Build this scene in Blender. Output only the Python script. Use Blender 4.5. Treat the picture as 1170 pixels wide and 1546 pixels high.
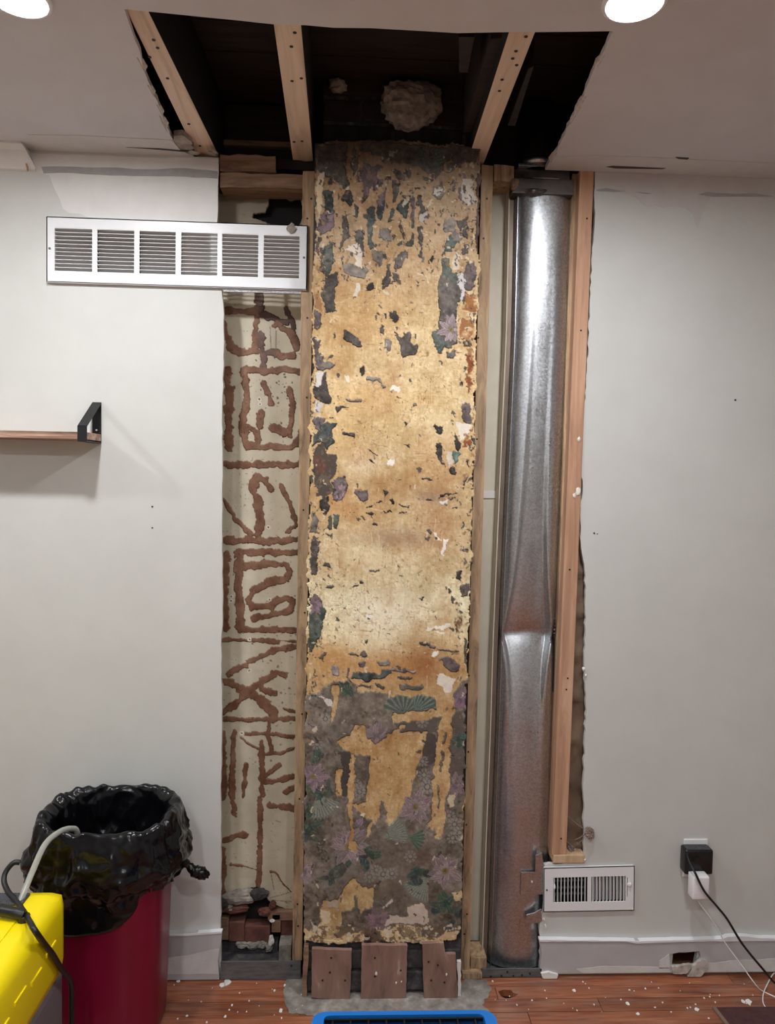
import bpy, bmesh, math, random
import numpy as np
from mathutils import Vector, Matrix
from mathutils.geometry import tessellate_polygon
random.seed(4)
scn = bpy.context.scene
COL = scn.collection
for o in list(bpy.data.objects):
    bpy.data.objects.remove(o)

# ------------------------------------------------------------------ camera
F = 1100.0
YAW, PIT, ROL, DIST, EYE = 0.04245, 0.04543, 0.01923, 2.13, 1.4985
_fw = Vector((math.sin(YAW)*math.cos(PIT), math.cos(YAW)*math.cos(PIT), -math.sin(PIT)))
_r0 = Vector((math.cos(YAW), -math.sin(YAW), 0))
_u0 = _r0.cross(_fw)
_rt = _r0*math.cos(ROL) + _u0*math.sin(ROL)
_up = _u0*math.cos(ROL) - _r0*math.sin(ROL)
CAM = Vector((0, -DIST, EYE))
cd = bpy.data.cameras.new('camera'); cam = bpy.data.objects.new('camera', cd); COL.objects.link(cam)
cd.sensor_fit = 'HORIZONTAL'; cd.sensor_width = 36; cd.lens = F/1170*36; cd.clip_start = .02
cam.matrix_world = Matrix(((_rt.x, _up.x, -_fw.x, CAM.x), (_rt.y, _up.y, -_fw.y, CAM.y), (_rt.z, _up.z, -_fw.z, CAM.z), (0, 0, 0, 1)))
scn.camera = cam

# ------------------------------------------------------------------ world and exposure (the room is closed: its ceiling lamps light it)
w = bpy.data.worlds.new('world'); scn.world = w; w.use_nodes = True
w.node_tree.nodes['Background'].inputs[0].default_value = (.05, .055, .07, 1)
w.node_tree.nodes['Background'].inputs[1].default_value = .05
scn.view_settings.view_transform = 'Standard'; scn.view_settings.look = 'None'
scn.view_settings.exposure = 1.36; scn.view_settings.gamma = 1.0
scn.view_settings.use_curve_mapping = False
LAMP = 200.0            # radiance of the ceiling lamps

CEIL = 2.40
def ray(px, py): return _fw + _rt*((px-585)/F) - _up*((py-773)/F)
def P(px, py, Y=0.0):
    d = ray(px, py); t = (Y-CAM.y)/d.y
    return CAM + d*t
def PZ(px, py, Z):
    d = ray(px, py); t = (Z-CAM.z)/d.z
    return CAM + d*t
def XZ(px, py, Y=0.0):
    p = P(px, py, Y); return (p.x, p.z)

# ------------------------------------------------------------------ materials
def lin(c):
    c = np.asarray(c, float)/255.0
    return np.where(c <= .04045, c/12.92, ((c+.055)/1.055)**2.4)
def rgba(c): return tuple(float(v) for v in lin(c)) + (1.0,)
def newmat(name):
    m = bpy.data.materials.new(name); m.use_nodes = True
    nt = m.node_tree; b = nt.nodes['Principled BSDF']
    return m, nt, b
def N(nt, t, **kw):
    n = nt.nodes.new(t)
    for k, v in kw.items():
        if hasattr(n, k): setattr(n, k, v)
        else: n.inputs[k].default_value = v
    return n
def coords(nt, scale=(1, 1, 1)):
    tc = N(nt, 'ShaderNodeTexCoord'); mp = N(nt, 'ShaderNodeMapping')
    mp.inputs['Scale'].default_value = scale
    nt.links.new(tc.outputs['Object'], mp.inputs['Vector'])
    return mp.outputs['Vector']
def bumpto(nt, b, fac, strength=.2, dist=.002):
    bp = N(nt, 'ShaderNodeBump'); bp.inputs['Strength'].default_value = strength; bp.inputs['Distance'].default_value = dist
    nt.links.new(fac, bp.inputs['Height']); nt.links.new(bp.outputs['Normal'], b.inputs['Normal'])
def noisy(name, stops, scale=8, detail=6, rough=.6, stretch=(1, 1, 1), bump=.15, bdist=.002, metal=0, dist=0, spec=.5, rand=0, coat=0):
    m, nt, b = newmat(name)
    v = coords(nt, stretch)
    nz = N(nt, 'ShaderNodeTexNoise'); nz.inputs['Scale'].default_value = scale; nz.inputs['Detail'].default_value = detail
    nz.inputs['Roughness'].default_value = .62; nz.inputs['Distortion'].default_value = dist
    if rand:
        oi = N(nt, 'ShaderNodeObjectInfo'); ad = N(nt, 'ShaderNodeVectorMath', operation='ADD')
        sc = N(nt, 'ShaderNodeMath', operation='MULTIPLY'); sc.inputs[1].default_value = 37.0
        nt.links.new(oi.outputs['Random'], sc.inputs[0]); nt.links.new(v, ad.inputs[0]); nt.links.new(sc.outputs[0], ad.inputs[1])
        v = ad.outputs[0]
    nt.links.new(v, nz.inputs['Vector'])
    cr = N(nt, 'ShaderNodeValToRGB'); el = cr.color_ramp.elements
    while len(el) < len(stops): el.new(.5)
    for e, (p, c) in zip(el, stops): e.position = p; e.color = rgba(c)
    nt.links.new(nz.outputs['Fac'], cr.inputs['Fac'])
    out = cr.outputs['Color']
    if rand:
        hs = N(nt, 'ShaderNodeHueSaturation')
        mr = N(nt, 'ShaderNodeMapRange'); mr.inputs['To Min'].default_value = 1-rand; mr.inputs['To Max'].default_value = 1+rand
        nt.links.new(oi.outputs['Random'], mr.inputs['Value']); nt.links.new(mr.outputs[0], hs.inputs['Value'])
        nt.links.new(out, hs.inputs['Color']); out = hs.outputs['Color']
    nt.links.new(out, b.inputs['Base Color'])
    b.inputs['Roughness'].default_value = rough; b.inputs['Metallic'].default_value = metal
    b.inputs['Specular IOR Level'].default_value = spec
    b.inputs['Coat Weight'].default_value = coat; b.inputs['Coat Roughness'].default_value = .2
    if bump: bumpto(nt, b, nz.outputs['Fac'], bump, bdist)
    return m
def wood(name, c0, c1, c2, axis=2, scale=3.0, rough=.65, rand=0, bump=.2, coat=0):
    st = [14, 14, 14]; st[axis] = 1.0
    return noisy(name, [(.3, c0), (.5, c1), (.68, c2)], scale, 7, rough, st, bump, .001, dist=.6, rand=rand, coat=coat)
def flat(name, c, rough=.5, metal=0, spec=.5, coat=0):
    m, nt, b = newmat(name)
    v = coords(nt); nz = N(nt, 'ShaderNodeTexNoise'); nz.inputs['Scale'].default_value = 30; nz.inputs['Detail'].default_value = 3
    nt.links.new(v, nz.inputs['Vector'])
    mr = N(nt, 'ShaderNodeMapRange'); mr.inputs['To Min'].default_value = max(0, rough-.06); mr.inputs['To Max'].default_value = min(1, rough+.06)
    nt.links.new(nz.outputs['Fac'], mr.inputs['Value']); nt.links.new(mr.outputs[0], b.inputs['Roughness'])
    b.inputs['Base Color'].default_value = rgba(c); b.inputs['Metallic'].default_value = metal; b.inputs['Specular IOR Level'].default_value = spec
    b.inputs['Coat Weight'].default_value = coat
    return m
def vcol(name, rough=.7, bump=.15, scale=260, spec=.35):
    m, nt, b = newmat(name)
    a = N(nt, 'ShaderNodeVertexColor', layer_name='Col')
    nt.links.new(a.outputs['Color'], b.inputs['Base Color'])
    nz = N(nt, 'ShaderNodeTexNoise'); nz.inputs['Scale'].default_value = scale; nz.inputs['Detail'].default_value = 4
    nt.links.new(coords(nt), nz.inputs['Vector'])
    b.inputs['Roughness'].default_value = rough; b.inputs['Specular IOR Level'].default_value = spec
    bumpto(nt, b, nz.outputs['Fac'], bump, .0015)
    return m
M = {}
M['wall'] = noisy('wall_paint', [(.35, (203, 204, 199)), (.65, (208, 209, 204))], 5, 4, .62, bump=.06, bdist=.001)
M['wallr'] = M['wall']
M['white_patch'] = noisy('bare_white_drywall', [(.35, (222, 221, 217)), (.65, (229, 228, 225))], 14, 5, .7, bump=.08)
M['grey_strip'] = noisy('grey_primer_paint', [(.35, (160, 158, 157)), (.65, (174, 172, 170))], 30, 5, .6)
M['ceil'] = noisy('ceiling_paint', [(.35, (200, 196, 197)), (.65, (206, 202, 203))], 6, 4, .7, bump=.08)
M['ceil_pale'] = noisy('ceiling_pale_band', [(.35, (200, 197, 194)), (.65, (207, 204, 201))], 14, 4, .7)
M['gyp'] = noisy('torn_gypsum', [(.3, (150, 140, 130)), (.6, (205, 198, 190))], 60, 6, .9, bump=.5)
M['base'] = noisy('baseboard_paint', [(.35, (182, 181, 182)), (.6, (190, 189, 190))], 9, 4, .45, bump=.05)
M['base_pale'] = noisy('baseboard_scuff', [(.35, (206, 205, 203)), (.6, (218, 217, 215))], 25, 5, .6)
M['stud'] = wood('pine_stud', (184, 150, 116), (206, 174, 138), (220, 192, 158), 2, rand=.05)
M['stud_dirty'] = noisy('sooty_pine', [(.3, (92, 76, 62)), (.43, (164, 136, 106)), (.62, (200, 170, 134))], 5, 8, .75, (9, 9, 1.3), .25, dist=.7)
M['stud_red'] = wood('reddish_fir', (164, 124, 98), (192, 150, 120), (208, 170, 140), 2)
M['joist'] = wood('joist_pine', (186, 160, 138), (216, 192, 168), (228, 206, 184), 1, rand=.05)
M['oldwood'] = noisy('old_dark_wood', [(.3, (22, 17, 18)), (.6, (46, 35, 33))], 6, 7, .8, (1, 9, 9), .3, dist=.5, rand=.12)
M['dark_timber'] = noisy('near_black_timber', [(.3, (14, 12, 14)), (.65, (28, 23, 24))], 5, 7, .85, (1.5, 7, 7), .3)  # near-black timber for joist sides, subfloor and inner wall
M['platewood'] = noisy('weathered_plate_wood', [(.3, (92, 70, 56)), (.5, (140, 110, 88)), (.68, (164, 134, 108))], 4, 8, .75, (1.2, 9, 9), .35, dist=.8)
M['brick'] = noisy('old_brick', [(.3, (84, 52, 46)), (.65, (122, 78, 66))], 30, 6, .9, bump=.5, rand=.15)
M['brick_dark'] = noisy('sooty_brick', [(.3, (28, 23, 23)), (.65, (52, 43, 41))], 24, 6, .95, bump=.5, rand=.2)
M['mortar'] = noisy('mortar', [(.3, (104, 98, 92)), (.5, (150, 142, 132)), (.7, (184, 176, 164))], 30, 8, .95, bump=.7, bdist=.004)
M['mortar_dark'] = noisy('dusty_mortar', [(.3, (44, 42, 42)), (.55, (72, 70, 70)), (.72, (106, 102, 100))], 32, 8, .95, bump=.7, bdist=.004)
M['cream'] = noisy('cream_paint', [(.35, (206, 200, 182)), (.62, (216, 210, 192))], 9, 6, .6, bump=.08)
M['floor'] = noisy('floor_wood', [(.25, (90, 50, 38)), (.42, (136, 78, 54)), (.6, (164, 102, 70)), (.8, (186, 148, 118))], 5, 9, .36, (1.2, 16, 6), .12, .0008, dist=.6, rand=.22, coat=.25)
def worn_floor():
    m = M['floor']; nt = m.node_tree; b = nt.nodes['Principled BSDF']
    src = b.inputs['Base Color'].links[0].from_socket
    nz = N(nt, 'ShaderNodeTexNoise'); nz.inputs['Scale'].default_value = 7; nz.inputs['Detail'].default_value = 8; nz.inputs['Roughness'].default_value = .7
    geo = N(nt, 'ShaderNodeNewGeometry'); mp = N(nt, 'ShaderNodeMapping'); mp.inputs['Scale'].default_value = (.7, 2.2, 1)
    nt.links.new(geo.outputs['Position'], mp.inputs['Vector']); nt.links.new(mp.outputs[0], nz.inputs['Vector'])
    cr = N(nt, 'ShaderNodeValToRGB'); cr.color_ramp.elements[0].position = .5; cr.color_ramp.elements[1].position = .74
    cr.color_ramp.elements[1].color = (.6, .6, .6, 1); nt.links.new(nz.outputs['Fac'], cr.inputs['Fac'])
    mx = N(nt, 'ShaderNodeMix', data_type='RGBA'); mx.inputs[7].default_value = rgba((142, 122, 110))
    nt.links.new(cr.outputs['Color'], mx.inputs[0]); nt.links.new(src, mx.inputs[6]); nt.links.new(mx.outputs[2], b.inputs['Base Color'])
    mr = N(nt, 'ShaderNodeMapRange'); mr.inputs['To Min'].default_value = .3; mr.inputs['To Max'].default_value = .7
    nt.links.new(cr.outputs['Color'], mr.inputs['Value']); nt.links.new(mr.outputs[0], b.inputs['Roughness'])
worn_floor()
M['dirt'] = noisy('grey_dust', [(.3, (108, 100, 94)), (.55, (150, 142, 134)), (.75, (188, 182, 176))], 26, 9, .95, (1, 1, 1), .5, .002)
M['board'] = noisy('painted_brown_board', [(.28, (104, 80, 70)), (.42, (136, 106, 94)), (.62, (154, 122, 108)), (.74, (188, 168, 156))], 7, 9, .6, (3.2, 3.2, 1), .3, .001, dist=.5, rand=.06)
M['steelgrey'] = noisy('dusty_grey_steel', [(.35, (92, 94, 96)), (.6, (120, 122, 124))], 18, 6, .55, (1, 1, 6), .08, metal=.35)
M['white_metal'] = flat('white_enamel', (236, 238, 240), .35)
M['dark'] = flat('dark_void', (22, 20, 20), .95, spec=.1)
M['duct_in'] = flat('duct_inside', (70, 66, 62), .6)
M['black_metal'] = flat('black_powder_coat', (13, 14, 17), .5)
M['black_plastic'] = flat('black_plastic', (20, 21, 23), .4)
M['black_top'] = noisy('grained_black_plastic', [(.4, (34, 35, 38)), (.6, (80, 82, 86))], 300, 3, .6, bump=.3)
M['white_plastic'] = flat('white_plastic', (238, 236, 238), .35)
M['yellow'] = flat('yellow_plastic', (250, 226, 6), .38)
M['grey_plastic'] = flat('grey_plastic', (112, 108, 114), .5)
M['maroon'] = flat('maroon_plastic', (122, 8, 44), .32)
M['blue'] = flat('blue_plastic', (22, 112, 196), .35)
M['shelfwood'] = wood('rustic_shelf_wood', (84, 62, 52), (164, 130, 108), (204, 176, 152), 0, 4)
M['kraft'] = noisy('kraft_paper', [(.3, (96, 78, 62)), (.65, (134, 112, 92))], 12, 5, .7, (1, 1, .5), .2, .003)
M['mat'] = noisy('maroon_mat', [(.35, (66, 36, 38)), (.6, (82, 46, 46))], 60, 4, .75, bump=.3)
M['mat_edge'] = flat('mat_edging', (128, 104, 90), .7)
M['fluff'] = noisy('grey_dust_fluff', [(.3, (120, 100, 90)), (.65, (168, 150, 138))], 40, 6, 1, bump=.6)
M['chip'] = flat('white_paint_chip', (236, 233, 228), .7)
M['hole'] = flat('nail_hole', (70, 64, 60), .8)
M['nail'] = flat('rusty_nail', (52, 42, 38), .6, .3)
M['paper'] = noisy('torn_paper', [(.35, (128, 118, 108)), (.6, (170, 160, 148))], 30, 5, .8)
# galvanised steel: spangle in colour and roughness
def galv():
    m, nt, b = newmat('galvanised_steel'); v = coords(nt)
    vo = N(nt, 'ShaderNodeTexVoronoi'); vo.inputs['Scale'].default_value = 240; nt.links.new(v, vo.inputs['Vector'])
    nz = N(nt, 'ShaderNodeTexNoise'); nz.inputs['Scale'].default_value = 9; nz.inputs['Detail'].default_value = 5; nt.links.new(v, nz.inputs['Vector'])
    mx = N(nt, 'ShaderNodeMix', data_type='RGBA'); mx.inputs[6].default_value = rgba((182, 186, 190)); mx.inputs[7].default_value = rgba((212, 216, 219))
    sp = N(nt, 'ShaderNodeSeparateColor'); nt.links.new(vo.outputs['Color'], sp.inputs[0])
    nt.links.new(sp.outputs[0], mx.inputs[0]); nt.links.new(mx.outputs[2], b.inputs['Base Color'])
    ad = N(nt, 'ShaderNodeMath', operation='ADD'); mu = N(nt, 'ShaderNodeMath', operation='MULTIPLY'); mu.inputs[1].default_value = .14
    nt.links.new(sp.outputs[1], mu.inputs[0])
    mr = N(nt, 'ShaderNodeMapRange'); mr.inputs['From Min'].default_value = .3; mr.inputs['From Max'].default_value = .7; mr.inputs['To Min'].default_value = .25; mr.inputs['To Max'].default_value = .36
    nt.links.new(nz.outputs['Fac'], mr.inputs['Value']); nt.links.new(mr.outputs[0], ad.inputs[0]); nt.links.new(mu.outputs[0], ad.inputs[1])
    nt.links.new(ad.outputs[0], b.inputs['Roughness']); b.inputs['Metallic'].default_value = 1
    return m
M['galv'] = galv()
M['galv_dark'] = noisy('tarnished_sheet_metal', [(.3, (58, 54, 52)), (.6, (110, 106, 104))], 12, 7, .42, bump=.15, metal=.8)
M['galv_side'] = noisy('shaded_duct_seam', [(.3, (112, 98, 86)), (.6, (136, 122, 108))], 10, 5, .5, (6, 6, 1), .05, metal=.5)  # seam metal whose brown carries the shadow strip beside the duct
def bagmat():
    m, nt, b = newmat('black_bin_liner'); v = coords(nt)
    nz = N(nt, 'ShaderNodeTexNoise'); nz.noise_type = 'RIDGED_MULTIFRACTAL'; nz.inputs['Scale'].default_value = 13; nz.inputs['Detail'].default_value = 4; nz.inputs['Distortion'].default_value = .8
    nt.links.new(v, nz.inputs['Vector'])
    b.inputs['Base Color'].default_value = rgba((10, 11, 14)); b.inputs['Roughness'].default_value = .24
    b.inputs['Specular IOR Level'].default_value = .4
    bumpto(nt, b, nz.outputs['Fac'], .9, .02)
    return m
M['bag'] = bagmat()
def clear():
    m, nt, b = newmat('clear_vinyl'); b.inputs['Base Color'].default_value = rgba((214, 214, 204)); b.inputs['Roughness'].default_value = .15
    b.inputs['Transmission Weight'].default_value = .55; b.inputs['IOR'].default_value = 1.3
    nz = N(nt, 'ShaderNodeTexNoise'); nz.inputs['Scale'].default_value = 40; nt.links.new(coords(nt), nz.inputs['Vector']); bumpto(nt, b, nz.outputs['Fac'], .03)
    return m
M['clear'] = clear()
def emit(name, c, s):
    m, nt, b = newmat(name); b.inputs['Base Color'].default_value = (0, 0, 0, 1)
    b.inputs['Emission Color'].default_value = rgba(c); b.inputs['Emission Strength'].default_value = s
    return m
M['lamp'] = emit('lamp_diffuser', (249, 250, 253), LAMP)

# ------------------------------------------------------------------ mesh helpers
def place(o, parent, base):
    COL.objects.link(o)
    if parent is not None:
        o.parent = parent
        off = Vector((0, 0, 0)); q = parent
        while q is not None: off += q.location; q = q.parent
        o.location = base-off
    else: o.location = base
    return o
def meshobj(name, verts, faces, mat, parent=None, smooth=False):
    vs = [Vector(v) for v in verts]
    lo = Vector([min(v[i] for v in vs) for i in range(3)]); hi = Vector([max(v[i] for v in vs) for i in range(3)])
    base = Vector(((lo.x+hi.x)/2, (lo.y+hi.y)/2, lo.z))
    me = bpy.data.meshes.new(name); me.from_pydata([tuple(v-base) for v in vs], [], faces); me.update()
    if mat: me.materials.append(M[mat] if isinstance(mat, str) else mat)
    if smooth: me.polygons.foreach_set('use_smooth', [True]*len(me.polygons))
    return place(bpy.data.objects.new(name, me), parent, base)
def bmobj(name, bm, mat, parent=None, smooth=False):
    bmesh.ops.recalc_face_normals(bm, faces=bm.faces)
    bm.verts.index_update()
    vs = [v.co.copy() for v in bm.verts]; fs = [[v.index for v in f.verts] for f in bm.faces]
    bm.free()
    return meshobj(name, vs, fs, mat, parent, smooth)
def hexa(bm, b4, t4, bevel=0):
    vs = [bm.verts.new(p) for p in list(b4)+list(t4)]
    fs = [bm.faces.new([vs[i] for i in q]) for q in ((3, 2, 1, 0), (4, 5, 6, 7), (0, 1, 5, 4), (1, 2, 6, 5), (2, 3, 7, 6), (3, 0, 4, 7))]
    if bevel:
        es = list({e for f in fs for e in f.edges})
        bmesh.ops.bevel(bm, geom=es, offset=bevel, segments=2, affect='EDGES', profile=.6)
def bx(bm, x0, x1, y0, y1, z0, z1, bevel=0):
    hexa(bm, [(x0, y0, z0), (x1, y0, z0), (x1, y1, z0), (x0, y1, z0)], [(x0, y0, z1), (x1, y0, z1), (x1, y1, z1), (x0, y1, z1)], bevel)
def box(name, x0, x1, y0, y1, z0, z1, mat, parent=None, bevel=.0015, smooth=False):
    bm = bmesh.new(); bx(bm, min(x0, x1), max(x0, x1), min(y0, y1), max(y0, y1), min(z0, z1), max(z0, z1), bevel)
    return bmobj(name, bm, mat, parent, smooth)
def hexobj(name, b4, t4, mat, parent=None, bevel=.002):
    bm = bmesh.new(); hexa(bm, b4, t4, bevel); return bmobj(name, bm, mat, parent)
def area2(p): return sum(p[i][0]*p[(i+1) % len(p)][1]-p[(i+1) % len(p)][0]*p[i][1] for i in range(len(p)))
def prismdata(outer, holes, lo, hi, mk):
    loops = [list(outer)]+[list(h) for h in holes]
    if area2(loops[0]) < 0: loops[0].reverse()
    for h in loops[1:]:
        if area2(h) > 0: h.reverse()
    tri = tessellate_polygon([[Vector((p[0], p[1], 0)) for p in l] for l in loops])
    flatp = [p for l in loops for p in l]; n = len(flatp)
    verts = [mk(p, lo) for p in flatp]+[mk(p, hi) for p in flatp]
    faces = []
    for t in tri:
        a = [flatp[i] for i in t]
        if area2(a) < 0: t = (t[0], t[2], t[1])
        faces.append((t[0], t[1], t[2])); faces.append((t[2]+n, t[1]+n, t[0]+n))
    k = 0
    for l in loops:
        m = len(l)
        for i in range(m):
            a, b = k+i, k+(i+1) % m; faces.append((b, a, a+n, b+n))
        k += m
    return verts, faces
def slab_xz(name, outer, y0, y1, mat, parent=None, holes=()):   # polygon in (x,z), thickness along y
    v, f = prismdata(outer, holes, y0, y1, lambda p, t: (p[0], t, p[1]))
    bm = bmesh.new(); vs = [bm.verts.new(q) for q in v]
    for q in f:
        try: bm.faces.new([vs[i] for i in q])
        except ValueError: pass
    return bmobj(name, bm, mat, parent)
def slab_xy(name, outer, z0, z1, mat, parent=None, holes=()):
    v, f = prismdata(outer, holes, z0, z1, lambda p, t: (p[0], p[1], t))
    bm = bmesh.new(); vs = [bm.verts.new(q) for q in v]
    for q in f:
        try: bm.faces.new([vs[i] for i in q])
        except ValueError: pass
    return bmobj(name, bm, mat, parent)
def ragged(pts, step=.012, amp=.003, seed=0, closed=True):
    rnd = random.Random(seed); out = []
    n = len(pts)
    for i in range(n if closed else n-1):
        a = Vector(pts[i]); b = Vector(pts[(i+1) % n]); L = (b-a).length; k = max(1, int(L/step))
        out.append(tuple(a))
        if L < 1e-6: continue
        nn = Vector((-(b-a).y, (b-a).x))/L
        for j in range(1, k): out.append(tuple(a.lerp(b, j/k)+nn*rnd.uniform(-amp, amp)))
    if not closed: out.append(tuple(pts[-1]))
    return out
def smoothpts(pts, n=8):
    pts = [Vector(p) for p in pts]; out = []
    for i in range(len(pts)-1):
        p0 = pts[max(0, i-1)]; p1 = pts[i]; p2 = pts[i+1]; p3 = pts[min(len(pts)-1, i+2)]
        for k in range(n):
            t = k/n
            out.append(.5*((2*p1)+(p2-p0)*t+(2*p0-5*p1+4*p2-p3)*t*t+(3*p1-p0-3*p2+p3)*t**3))
    out.append(pts[-1]); return out
def tubedata(pts, rad, sides=10, caps=True):
    vs = []; fs = []; n = len(pts)
    prev = None
    for i, p in enumerate(pts):
        d = (pts[min(i+1, n-1)]-pts[max(i-1, 0)]).normalized()
        if prev is None:
            a = d.cross(Vector((0, 0, 1)))
            if a.length < .1: a = d.cross(Vector((1, 0, 0)))
        else: a = prev-d*prev.dot(d)
        a.normalize(); b = d.cross(a); prev = a
        r = rad[i] if isinstance(rad, (list, tuple)) else rad
        for k in range(sides):
            t = 2*math.pi*k/sides; vs.append(p+a*(r*math.cos(t))+b*(r*math.sin(t)))
    for i in range(n-1):
        for k in range(sides):
            fs.append((i*sides+k, i*sides+(k+1) % sides, (i+1)*sides+(k+1) % sides, (i+1)*sides+k))
    if caps: fs.append(tuple(range(sides))[::-1]); fs.append(tuple(range((n-1)*sides, n*sides)))
    return vs, fs
def tube(name, pts, rad, mat, parent=None, sides=10, smooth=True, sub=8):
    v, f = tubedata(smoothpts(pts, sub), rad, sides)
    return meshobj(name, v, f, mat, parent, smooth)
def lump(name, c, size, mat, parent=None, seed=0, amp=.35, sub=3):
    bm = bmesh.new(); bmesh.ops.create_icosphere(bm, subdivisions=sub, radius=1)
    rnd = np.random.RandomState(seed); ks = rnd.randn(14, 3)*2.6; k2 = rnd.randn(14, 3)*7; ph = rnd.rand(14)*6.28
    for v in bm.verts:
        q = np.array(v.co); d = 1+amp*float(np.mean(np.sin(ks@q+ph)))*1.8+amp*.9*float(np.mean(np.abs(np.sin(k2@q+ph))))-amp*.5+amp*.22*rnd.randn()
        v.co = Vector((c[0]+q[0]*size[0]*d, c[1]+q[1]*size[1]*d, c[2]+q[2]*size[2]*d))
    return bmobj(name, bm, mat, parent)
def empty(name, loc):
    o = bpy.data.objects.new(name, None); o.empty_display_size = .05; COL.objects.link(o); o.location = loc; return o
def tag(o, label=None, cat=None, group=None, kind=None):
    if label: o['label'] = label
    if cat: o['category'] = cat
    if group: o['group'] = group
    if kind: o['kind'] = kind
    return o
def struct(o, label, cat): return tag(o, label, cat, kind='structure')
def nails(parent, pts, r=.0028, mat='nail'):
    for p, n in pts:
        n = Vector(n).normalized(); p = Vector(p)
        v, f = tubedata([p-n*.004, p+n*.0012], r, 8)
        meshobj('nail', v, f, mat, parent)
def pxpoly(pts, Y=0.0): return [XZ(x, y, Y) for x, y in pts]

# ================================================================== SETTING
XL, XR, YB = -2.3, 2.2, -4.4
T = .014
# ---- floor
fl = struct(box('floor', XL, XR, YB, .14, -.06, -.02, 'dark', None, 0), 'reddish brown strip wood floor with worn finish and paint flecks', 'floor')
PW = .052
holepts = [PZ(x, y, 0) for x, y in ((752, 1497), (760, 1494), (772, 1495), (775, 1499), (783, 1501), (776, 1505), (770, 1510), (763, 1509), (756, 1504))]
hy = sum(p.y for p in holepts)/len(holepts)
rows = int(1.35/PW)
rnd = random.Random(11)
y = .0
for r in range(rows):
    y1 = -r*PW; y0 = y1-PW+.0016
    if r == 0: y1 = .105
    x = XL - rnd.uniform(0, .5)
    while x < XR:
        L = rnd.uniform(.55, 1.25); xa = max(x, XL); xb = min(x+L-.0016, XR)
        if xb-xa > .02:
            if y0 < hy < y1 and xa < holepts[0].x < xb:
                slab_xy('plank', [(xa, y0), (xb, y0), (xb, y1), (xa, y1)], -.02, 0, 'floor', fl,
                        [[(min(max(p.x, xa+.004), xb-.004), min(max(p.y, y0+.003), y1-.003)) for p in holepts]])
            else:
                box('plank', xa, xb, y0, y1, -.02, rnd.uniform(-.0006, .0004), 'floor', fl, .0008)
        x += L
far = box('plank', XL, XR, YB, -rows*PW, -.02, 0, 'floor', fl, 0)
far['kind'] = 'stuff'
# ---- dusty worn strip in front of the chimney and along the old wall line
dirt = ragged([(PZ(x, y, 0).x, PZ(x, y, 0).y) for x, y in ((432, 1473), (462, 1473), (470, 1488), (694, 1488), (702, 1478), (735, 1480), (742, 1496), (728, 1518), (750, 1534), (640, 1536), (520, 1538), (436, 1530), (428, 1500))], .01, .004, 5)
slab_xy('dust_layer', dirt, .0002, .0016, 'dirt', fl)

# ---- ceiling with torn opening
hole = [(188, 14), (240, 19), (300, 25), (360, 31), (415, 37), (460, 38), (505, 42), (560, 42.5), (640, 47), (690, 50), (770, 48.5), (807, 48.5), (860, 48), (925, 47)]
right = [(916, 66), (905, 92), (899, 97), (888, 126), (873, 160), (862, 182), (852, 205), (838, 232), (826, 251)]
left = [(292, 236), (272, 226), (262, 213), (255, 197), (248, 184), (240, 160), (226, 128), (214, 90), (204, 62)]
def cxy(p): q = PZ(p[0], p[1], CEIL); return (q.x, q.y)
hp = [cxy(p) for p in hole]; rp = ragged([cxy(p) for p in right], .02, .003, 3, False); lp = ragged([cxy(p) for p in left], .02, .003, 4, False)
rp = [(x, min(y, -.004)) for x, y in rp]; lp = [(x, min(y, -.004)) for x, y in lp]
outer = [(XL, YB), (XR, YB), (XR, 0), (rp[-1][0], 0)]+rp[::-1]+hp[::-1]+lp[::-1]+[(lp[0][0], 0), (XL, 0)]
ceil = struct(slab_xy('ceiling', outer, CEIL, CEIL+.013, 'ceil'), 'flat painted ceiling with a large torn opening above the chimney', 'ceiling')
# torn paper along the opening's edges
rnd = random.Random(8)
for edge, side in ((rp, 1), (lp, -1)):
    for i in range(1, len(edge)-1):
        if rnd.random() < .2:
            x, y = edge[i]; a = rnd.uniform(.003, .009); b = rnd.uniform(.02, .045); d = rnd.uniform(.002, .008)
            meshobj('torn_paper', [(x+side*.004, y-b, CEIL), (x+side*.004, y+b, CEIL), (x-side*a, y+b*.4, CEIL+.004), (x-side*a*.7, y-b*.5, CEIL+.006),
                                   (x+side*.004, y-b, CEIL-.0012), (x+side*.004, y+b, CEIL-.0012), (x-side*a, y+b*.4, CEIL+.0028), (x-side*a*.7, y-b*.5, CEIL+.0048)],
                    [(0, 1, 2, 3), (7, 6, 5, 4), (0, 4, 5, 1), (1, 5, 6, 2), (2, 6, 7, 3), (3, 7, 4, 0)], 'gyp', ceil)
flap = ragged([cxy(p) for p in ((262, 206), (276, 205), (288, 214), (292, 226), (280, 231), (266, 224))], .012, .003, 9)
slab_xy('torn_paper', flap, CEIL+.001, CEIL+.016, 'paper', ceil)
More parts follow.
